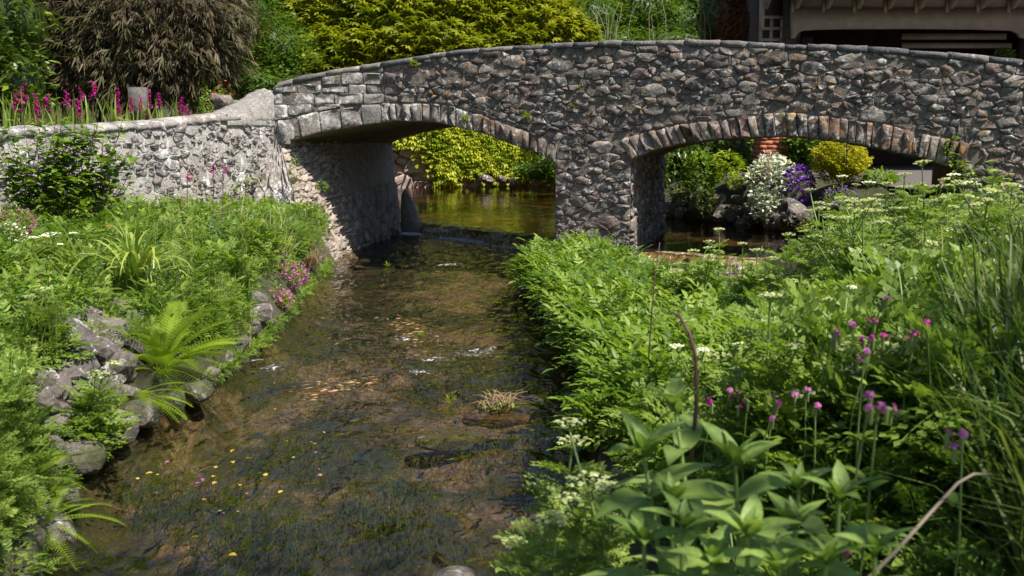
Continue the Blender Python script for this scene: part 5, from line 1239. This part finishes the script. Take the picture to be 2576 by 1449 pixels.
# ------------------------------------------------------------------ house top right
HY = 23.0
def hp(px, py, dy=0): p = atY(px, py, HY); return np.array([p[0], p[1] + dy, p[2]])
house = thing('house', 'shaded house with cream braced beam over a wide dark opening', 'building')
def ext(g, pts, y0, y1, tint=.5):
    n = len(pts); V = [(p[0], y0, p[1]) for p in pts] + [(p[0], y1, p[1]) for p in pts]; g.faces(V, [list(range(n)), list(range(2 * n - 1, n - 1, -1))] + [[i, i + n, (i + 1) % n + n, (i + 1) % n] for i in range(n)], tint)
low = [(1990, 98), (1999, 96), (2003, 88), (2010, 81), (2022, 77), (2060, 74.5), (2150, 73), (2300, 72.5), (2450, 74), (2545, 77), (2560, 84), (2568, 96), (2580, 98), (2720, 98)]
pts = [hp(x, y)[[0, 2]] for x, y in low] + [hp(2720, 22)[[0, 2]], hp(1990, 22)[[0, 2]]]
g = Geo(); ext(g, pts, HY - .06, HY + .10); g.build('braced_beam', M['cream_paint'], house)
L0, R0 = hp(1990, 60)[0], hp(2900, 60)[0]; zb = hp(2000, 24)[2]
g = Geo(); boxg(g, L0, R0, HY - .02, HY + .06, zb, zb + .9); g.build('upper_wall', M['cream_paint'], house)
px = 1925
while px < 2640:                                               # curved rafter brackets
    x = hp(px, 0)[0]; zt = hp(px, -8)[2]; g = Geo(); cur = [(0.0, -.28), (.10, -.26), (.28, -.15), (.50, -.02), (.95, .05), (.95, .16), (0, .16)]
    n = len(cur); V = [(x + s_, HY - .03 - a, zt + b_) for s_ in (-.045, .045) for a, b_ in cur]; g.faces(V, [list(range(n)), list(range(2 * n - 1, n - 1, -1))] + [[i, i + n, (i + 1) % n + n, (i + 1) % n] for i in range(n)]); g.build('eave_bracket', M['cream_paint'], house)
    g = Geo(); zt2 = hp(px, 30)[2]; boxg(g, x - .12, x - .05, HY - .09, HY - .02, zt2 - .02, zt); g.build('wall_batten', M['cream_paint'], house); px += 77.5
ze = hp(2000, -20)[2]; g = Geo(); V = [(L0 - 1.0, HY - 2.0, ze - .35), (R0 + 1, HY - 2.0, ze - .35), (R0 + 1, HY + 4, ze + 3.0), (L0 - 1.0, HY + 4, ze + 3.0)]; V += [(a, b_, c + .12) for a, b_, c in V]
box8(g, V, .5); g.build('roof', M['tile'], house)
g = Geo()
gz0 = .85
boxg(g, L0 - .06, L0 + .25, HY + .11, HY + 6, gz0, zb + .9); boxg(g, R0 - .5, R0, HY + .11, HY + 6, gz0, zb + .9); boxg(g, L0, R0, HY + 5.7, HY + 6, gz0, zb + .9); boxg(g, L0, R0, HY + .1, HY + 6, zb + .92, zb + 1.0); g.build('side_and_back_walls', M['garagewall'], house)
xr0 = hp(2575, 0)[0]
g = Geo(); boxg(g, xr0, xr0 + .28, HY - .05, HY + .12, gz0, hp(0, 98)[2]); g.build('post', M['darktimber'], house)
g = Geo(); boxg(g, L0 + .26, L0 + .5, HY - .04, HY + .12, gz0, hp(0, 95)[2]); g.build('post', M['darktimber'], house)
for py, h_, xa, xb in ((84, 15, 2270, 2532), (108, 13, 2270, 2545), (140, 9, 2330, 2500)):
    a, b_ = atY(xa, py, HY + 1.5), atY(xb, py + h_, HY + 1.5); g = Geo(); boxg(g, a[0], b_[0], HY + 1.5, HY + 1.56, b_[2], a[2]); g.build('inner_board', M['cream_paint'], house)
g = Geo(); a = atY(1910, 10, HY + .3); boxg(g, a[0] - .02, L0 - .07, HY + .5, HY + 5.5, gz0, zb + .9); g.build('side_porch_wall', M['garagewall'], house)
win = Geo(); x0, x1 = hp(1928, 0)[0], hp(1982, 0)[0]; zt, zl = hp(0, 38)[2], hp(0, 125)[2]
for x in (x0, (x0 + x1) / 2, x1): boxg(win, x - .035, x + .035, HY + .38, HY + .46, zl, zt, .5)
for z in np.linspace(zl, zt, 4): boxg(win, x0 - .035, x1 + .035, HY + .36, HY + .375, z - .035, z + .035, .5)
lat = win.build('lattice_panel', M['cream_paint'], label='cream timber lattice panel at the left end of the house', cat='trellis')
g = Geo(); boxg(g, x0 - .3, x0 - .2, HY - .7, HY - .6, hp(0, 80)[2], hp(0, -10)[2]); g.build('eave_brace', M['cream_paint'], house)

# ------------------------------------------------------------------ shrubs and trees behind
shrub('ivy_tree', 'dark glossy leaved tree at the top left corner', 'tree', [PB(20, 60, 15, 110, 150), PB(50, 220, 14.2, 75, 110), PB(-60, 200, 14, 90, 160)], 2600, LEAF, .13, 'darkivy')
bb_ = [PB(330, 40, 17.5, 250, 130), PB(200, 130, 17.2, 130, 110), PB(420, 130, 17.4, 140, 90), PB(320, 150, 17.0, 160, 80), PB(520, 20, 18, 80, 100)]
TW = Geo(); TW.inst(THIN, rots(rr_(-.5, .5, 9), rr_(-.5, .3, 9), 0, rr_(.25, .5, 9)) * np.array([.35, 1, 1]), np.stack([0 * rr_(0, 1, 9), rr_(0, .9, 9), 0 * rr_(0, 1, 9)], 1), rr_(.2, .8, 9))
TW.add([(-.012, 0, 0), (.012, 0, 0), (.004, 1, 0), (-.004, 1, 0)], np.array([(0, 1, 2, 3)]), .9); TW = proto(TW)
r = thing('brown_conifer', 'large drooping brown-green bush behind the gladioli', 'bush', (0, 0, 0)); g = Geo(); core(g, bb_, .78, .2)
blobgrow(g, bb_, 11000, TW, .36, depth=.25, up=-.7); blobgrow(g, bb_, 2500, TW, .5, depth=.1, up=-.2)
for k in range(130):
    b_ = random.choice(bb_); a = R(3.4, 6.0); p = np.array([b_[0] + math.cos(a) * b_[3] * R(.1, .9), b_[1] - b_[4] * R(.8, 1.02), b_[2] + R(-.8, .6) * b_[5]]); d = np.array([R(-.5, .5), R(-.2, .1), R(-.9, .2)]); tube(g, [p, p + d * .35, p + d * .6 + (0, 0, -.1)], .009, .004, 3, 1.0)
g.build('foliage', M['brownbush'], r)
g = Geo()
for k in range(5): tube(g, [(atY(180 + k * 70, 330, 17.4)), atY(200 + k * 60, 250, 17.4), atY(220 + k * 50, 120, 17.5)], .06, .03, 6, .3)
g.build('trunk', M['brownbush'], r)
shrub('hedge', 'mid green leafy hedge between the brown bush and the golden shrub', 'hedge', [PB(600, 60, 20, 120, 110), PB(560, 170, 19.2, 110, 75), PB(680, 130, 19.8, 110, 95), PB(640, 215, 18.8, 110, 45), PB(500, 240, 18.4, 60, 40)], 9000, LEAF, .085, 'midgreen')
yb = [PB(850, 40, 23.5, 150, 110), PB(1010, 60, 23, 160, 100), PB(1180, 40, 23, 170, 100), PB(1330, 60, 23.2, 130, 80), PB(880, 130, 22.6, 130, 70), PB(1080, 110, 22.4, 150, 60), PB(1250, 110, 22.8, 140, 50), PB(790, 170, 22.2, 80, 50), PB(1100, -30, 24.5, 300, 90), PB(1420, 90, 23.6, 80, 50)]
yb = [(*b_[:4], min(b_[4], .9), b_[5]) for b_ in yb]
yr = shrub('golden_shrub', 'huge sunlit golden green shrub rising behind the left half of the bridge', 'shrub', yb, 9500, PALM, .19, 'yellowgreen', depth=.3)
g = Geo(); blobgrow(g, [(b_[0] - yr.location[0], b_[1] - yr.location[1], *b_[2:]) for b_ in yb], 7500, LEAF, .11, depth=.2, up=.1); g.build('small_leaves', M['yellowgreen'], yr)
shrub('dark_tree', 'dark green tree behind the hedge top', 'tree', [PB(640, -20, 33, 160, 120), PB(760, 40, 33, 90, 120)], 2500, LEAF, .2, 'darkivy')
shrub('shaded_thicket', 'dim olive green thicket behind the middle of the bridge', 'thicket', [PB(1480, 60, 32, 100, 80, 1), PB(1600, 40, 33, 130, 90, 1), PB(1720, 70, 32.5, 110, 70, 1), PB(1540, 110, 31.5, 110, 40, 1), PB(1680, 110, 31.5, 120, 40, 1)], 7500, LEAF, .13, 'midgreen')
for k in range(20):
    x = R(1490, 1790); stalk([(x, 118, 24.5 + k * .1), (x + R(-5, 5), 80, 24.5 + k * .1), (x + R(-12, 12), 40, 24.5 + k * .1), (x + R(-28, 28), R(-20, 30), 24.6 + k * .1)], .008, M['deadstem'], 'bare pale sapling stem behind the crown of the bridge', 'bare stems behind the bridge')
shrub('rusty_conifer', 'narrow rust coloured conifer left of the house', 'tree', [PB(1840, 60, 25, 30, 70), PB(1875, 70, 24.6, 32, 60), PB(1862, 20, 25, 38, 50)], 3000, THIN, .16, 'rust', droop=.6)
shrub('dark_conifer', 'dark evergreen behind the rusty conifer', 'tree', [PB(1800, 40, 28, 60, 110), PB(1920, 30, 28.5, 60, 120), PB(1870, -20, 28.5, 90, 60)], 2500, LEAF, .14, 'darkivy')
shrub('green_corner_bush', 'small bright bush seen through the house opening at far right', 'bush', [PB(2525, 142, 22.0, 22, 18)], 300, TINY, .08, 'midgreen')
big = [PB(x, y, 44 + 3 * math.sin(x), 260, 260, 2.0) for x in range(-400, 3200, 300) for y in (-60, 180)]
g = Geo(); core(g, big, .85, .1); blobgrow(g, big, 16000, LEAF, .36, depth=.2); g.build('hillside_woodland', M['midgreen'], kind='stuff', label='shadowy wooded slope closing the view')
# red-flowered low shrub and rocks by the bridge end
cushion(520, 235, 17, .45, M['herb2'], M['redflower'], 'loose shrub with small red flowers behind the wall', 70, 'red_flowered_shrub', .7, .06, .035, 900)
cushion(545, 275, 15.2, .32, M['herb2'], None, 'grey green bushy plant beside the bridge end', 0, zs=.8, ls=.05, nl=700)
for px, py, s, lb in ((560, 258, .17, 'reddish rock behind the garden wall'), (585, 268, .13, 'brown rock nearest the bridge end'), (545, 248, .12, 'small grey rock behind the reddish one')):
    me = rock_mesh('rock', 1, .8, .75, 3, random.randint(1, 50), M['voussoir'], .3); o = rock(None, 'rock', tuple(atY(px, py, 15.0)), s, me=me); tag(o, lb, 'rock')
p = atY(348, 240, 15.6); g = Geo(); boxg(g, -.12, .12, -.1, .1, -.45, .12); o = g.build('stone_post', M['greystone'], label='squat grey stone post behind the gladioli', cat='post'); o.location = p

# ------------------------------------------------------------------ far wall seen through the left arch
fw = thing('far_retaining_wall', 'pale pinkish rubble wall at the back of the pool', 'wall')
A_, B_ = np.array([-4.9, 30.8]), np.array([2.2, 33.4]); dW = (B_ - A_); LW = np.linalg.norm(dW); dW /= LW
FW = lambda u, z, d: np.array([A_[0] + dW[0] * u - dW[1] * d, A_[1] + dW[1] * u + dW[0] * d, z])
V = []; 
for i in range(61):
    for j in range(25): V.append(FW(LW * i / 60, -.1 + 3.2 * j / 24, .05 + .12 * mnoise.noise(Vector((i * .3, j * .3, 2)))))
idx = np.arange(61 * 25).reshape(61, 25); g = Geo(); g.add(V, np.stack([idx[:-1, :-1], idx[1:, :-1], idx[1:, 1:], idx[:-1, 1:]], -1).reshape(-1, 4), rng.random(len(V))); g.build('wall_core', M['farwall'], fw)
blk = mosaic(lambda u, z: 0 < u < LW and 0 < z < 3, 0, LW, 0, 3, [(.42, 100), (.28, 500), (.18, 900)], 1.6); stones(fw, FW, blk, M['farwall'], 'stone', 'small_rubble', 120, (0, .07), gap=.02, rough=.03, rnd=.15)
from_px = lambda cx, cy, sx_, sy_, n: np.column_stack([rng.normal(cx, sx_, n), rng.normal(cy, sy_, n)])
Q_ = np.vstack([from_px(1120, 335, 75, 20, 1500), from_px(1185, 375, 42, 26, 2400), from_px(1120, 415, 15, 26, 500), from_px(1250, 375, 70, 28, 2600), from_px(1330, 405, 60, 24, 900), from_px(1270, 310, 90, 22, 700)])
P = []
for a_, b_ in Q_:
    x_ = (a_ - 1288) / FPX * 32; yw_ = 30.8 + (x_ + 4.9) * .366; P.append(atY(a_, b_, yw_ - .10 - rng.random() * .22))
P = np.array(P); m = len(P); tn = np.clip(.5 + .3 * np.sin(P[:, 0] * 4 + P[:, 2] * 5) + rng.normal(0, .2, m), 0, 1)
g = Geo(); g.inst(LEAF, rots(3.14 + rr_(-1, 1, m), rr_(-1.0, .5, m), rr_(-.6, .6, m), rr_(.12, .26, m)) * np.array([1.4, 1, 1]), P, tn); g.inst(PALM, rots(3.14 + rr_(-1, 1, m // 3), rr_(-.7, .3, m // 3), rr_(-.5, .5, m // 3), rr_(.12, .22, m // 3)), P[::3][:m // 3] + (0, -.1, 0), tn[::3][:m // 3])
g.build('golden_creeper', M['creeper'], label='sunlit golden creeper hanging over the far wall beyond the left arch', cat='creeper')
shrub('waterside_bush', 'darker green bush at the water beyond the left arch', 'bush', [PB(1350, 432, 30.5, 60, 26), PB(1395, 420, 30, 40, 50)], 1200, LEAF, .12, 'midgreen')
for px, py, s in ((1225, 452, .3), (1262, 450, .25), (1290, 455, .22)):
    o = rock(None, 'rock', tuple(atY(px, py, 30.5)), s, me=rock_mesh('rock', 1, .6, .5, 2, px, M['voussoir'])); tag(o, 'pinkish rock under the golden creeper at the far water edge', 'rock', 'rocks at the far water edge')

# ------------------------------------------------------------------ things in the stream
def flat_leaf(px, py, s, mat, label, z=.012):
    p = onz(px, py, z); g = Geo(); g.inst(LEAF, rots([R(0, 6)], [R(-.1, .25)], [R(-.3, .3)], [s]) * np.array([1.5, 1, 1]), np.zeros((1, 3)), rng.random(1)); o = g.build('fallen_leaf', mat, label=label, cat='fallen leaf', group='leaves drifting in the stream'); o.location = p
for px, py in ((618, 1153), (543, 1177), (672, 1196), (608, 1218), (700, 1240), (500, 1350), (365, 1192), (398, 1195), (535, 1200), (545, 1212), (350, 1205), (520, 1256), (590, 1130), (585, 1160), (690, 1030), (760, 1005), (575, 1455 - 60)):
    flat_leaf(px, py, R(.022, .04), M['yellowleaf'], 'yellow fallen leaf drifting on the brown water')
for k in range(28):
    px, py = random.choice(((rng.normal(560, 70), rng.normal(1250, 60)), (rng.normal(840, 60), rng.normal(970, 22)), (rng.normal(760, 40), rng.normal(1110, 50))))
    flat_leaf(px, py, R(.012, .03), M['straw'] if rng.random() < .7 else M['pink'], 'small pale scrap of leaf caught in the stream weed')
for a in ((760, 985, 940, 955, 70), (1010, 800, 1060, 850, 60)):
    g = Geo(); m = 170
    for k in range(m):
        t_ = rng.random(); px, py = a[0] + (a[2] - a[0]) * t_ + rng.normal(0, 22), a[1] + (a[3] - a[1]) * t_ + rng.normal(0, 11) + 8 * math.sin(t_ * 9); p = onz(px, py, R(-.05, .012)); g.inst(THIN, rots([R(.9, 2.2)], [R(-.1, .1)], [R(-.5, .5)], [R(.02, .08)]), np.array([p]), rng.random(1))
    g.build('drift_debris', M['straw'], kind='stuff', label='pale raft of straw and petals caught on the weed')
# trailing weed under and at the surface
g = Geo()
for cx, cy, sx_, sy_, n in ((640, 1230, 160, 90, 900), (900, 880, 150, 90, 900), (1000, 760, 110, 60, 500), (430, 1150, 100, 60, 500), (1000, 1180, 130, 90, 800), (1300, 1060, 130, 40, 500), (1500, 1180, 110, 60, 500), (1130, 880, 120, 60, 600), (760, 1060, 90, 60, 400), (700, 860, 60, 60, 300), (1250, 900, 100, 50, 400), (600, 1380, 250, 50, 500)):
    P = np.array([onz(rng.normal(cx, sx_ * .6), rng.normal(cy, sy_ * .6), 0) for _ in range(n)]); P[:, 2] = rr_(-.2, -.07, n); n = n // 3; P = P[:n]; n3 = n * 3; P = np.repeat(P, 3, 0) + rng.normal(0, .06, (n3, 3)) * (1, 1, .2); g.inst(blade(3.0, .012, 4), rots(rng.normal(3.14, .35, n3), rr_(-1.4, -1.1, n3), 0, rr_(.06, .2, n3)), P, rr_(0, 1, n3))
g.build('water_weed', M['weed'], kind='stuff', label='green weed streaming in the current under the water')
# mud mound with roots
p = onz(1250, 1035, 0); mo = thing('debris_mound', 'muddy mound with tangled roots and straw in mid stream', 'debris mound', (p[0], p[1], 0)); me = rock_mesh('mound', .24, .17, .05, 3, 21, M['mud'], .5); link('mound', me, mo).location = (0, 0, -.04)
g = Geo()
for k in range(90): a = R(0, 6.28); q = np.array([R(-.08, .08), R(-.05, .05), .03]); d = np.array([math.cos(a) * R(.04, .14), math.sin(a) * .08, R(.0, .11)]); tube(g, [q, q + d * .6 + (0, 0, .03), q + d], .0035, .0015, 3, rng.random())
g.build('roots', M['straw'], mo); g = Geo(); m = 40; g.inst(LEAF, rots(rr_(0, 6, m), rr_(0, 1, m), 0, rr_(.02, .045, m)), rng.normal(0, .05, (m, 3)) * (1, .6, .3) + (0, -.05, .04)); g.build('leaves', M['limey'], mo)
for px, py, s, lb in ((1132, 1012, .06, 'small bright grass tuft standing in the stream'), (975, 670, .07, 'little green plant in the water below the arch'), (1060, 845, .05, 'scrap of green plant caught in mid stream')):
    g = Geo(); m = 24; g.inst(THIN, rots(rr_(0, 6, m), rr_(.2, 1.3, m), 0, s * rr_(.6, 1.2, m)), np.zeros((m, 3))); o = g.build('water_plant', M['limey'], label=lb, cat='small plant'); o.location = onz(px, py, 0)
for px, py, s, rz in ((1130, 1060, .24, .3), (1330, 975, .2, 1.0), (1500, 1310, .25, 0.4), (1420, 1070, .22, .4), (900, 640, .2, 0)):
    me = rock_mesh('sunken_rock', 1, .6, .25, 2, px, M['rock'], .25); o = rock(None, 'sunken_rock', (*onz(px, py, 0)[:2], -.11), s, rz, .1, me); tag(o, 'dark flat rock just under the water surface', 'rock', 'rocks under the stream surface')

# unseen tree added behind the viewer so its branches darken the near stream
tr = thing('added_shade_tree', 'unseen leafy tree added behind the viewer to shade the near stream', 'tree', (4.8, -1.6, gz(4.8, -1.6)))
o3 = np.array(tr.location); g = Geo(); tube(g, [(0, 0, -.2), (-.05, .1, 1.4), (-.2, .3, 3.0), (-.4, .6, 4.4)], .17, .09, 8, .4)
tips = [(3.9, .2, 5.2), (2.5, .6, 5.6), (1.2, .9, 5.3), (-.4, .9, 5.0), (-1.3, 1.3, 5.3), (4.9, .6, 5.4), (3.4, -1.2, 6.2), (5.4, -.4, 5.6)]
for t_ in tips: t_ = np.array(t_) - o3; s_ = np.array((-.2, .3, 3.0)); tube(g, [s_, s_ + (t_ - s_) * .5 + (0, 0, .25), t_], .06, .015, 5, .4)
g.build('trunk', M['brownbush'], tr); g = Geo(); cb = [(t_[0] - o3[0], t_[1] - o3[1], t_[2], .85, .8, .45) for t_ in tips]
blobgrow(g, cb, 7500, LEAF, .12, depth=.75, front=False); g.build('crown', M['midgreen'], tr)
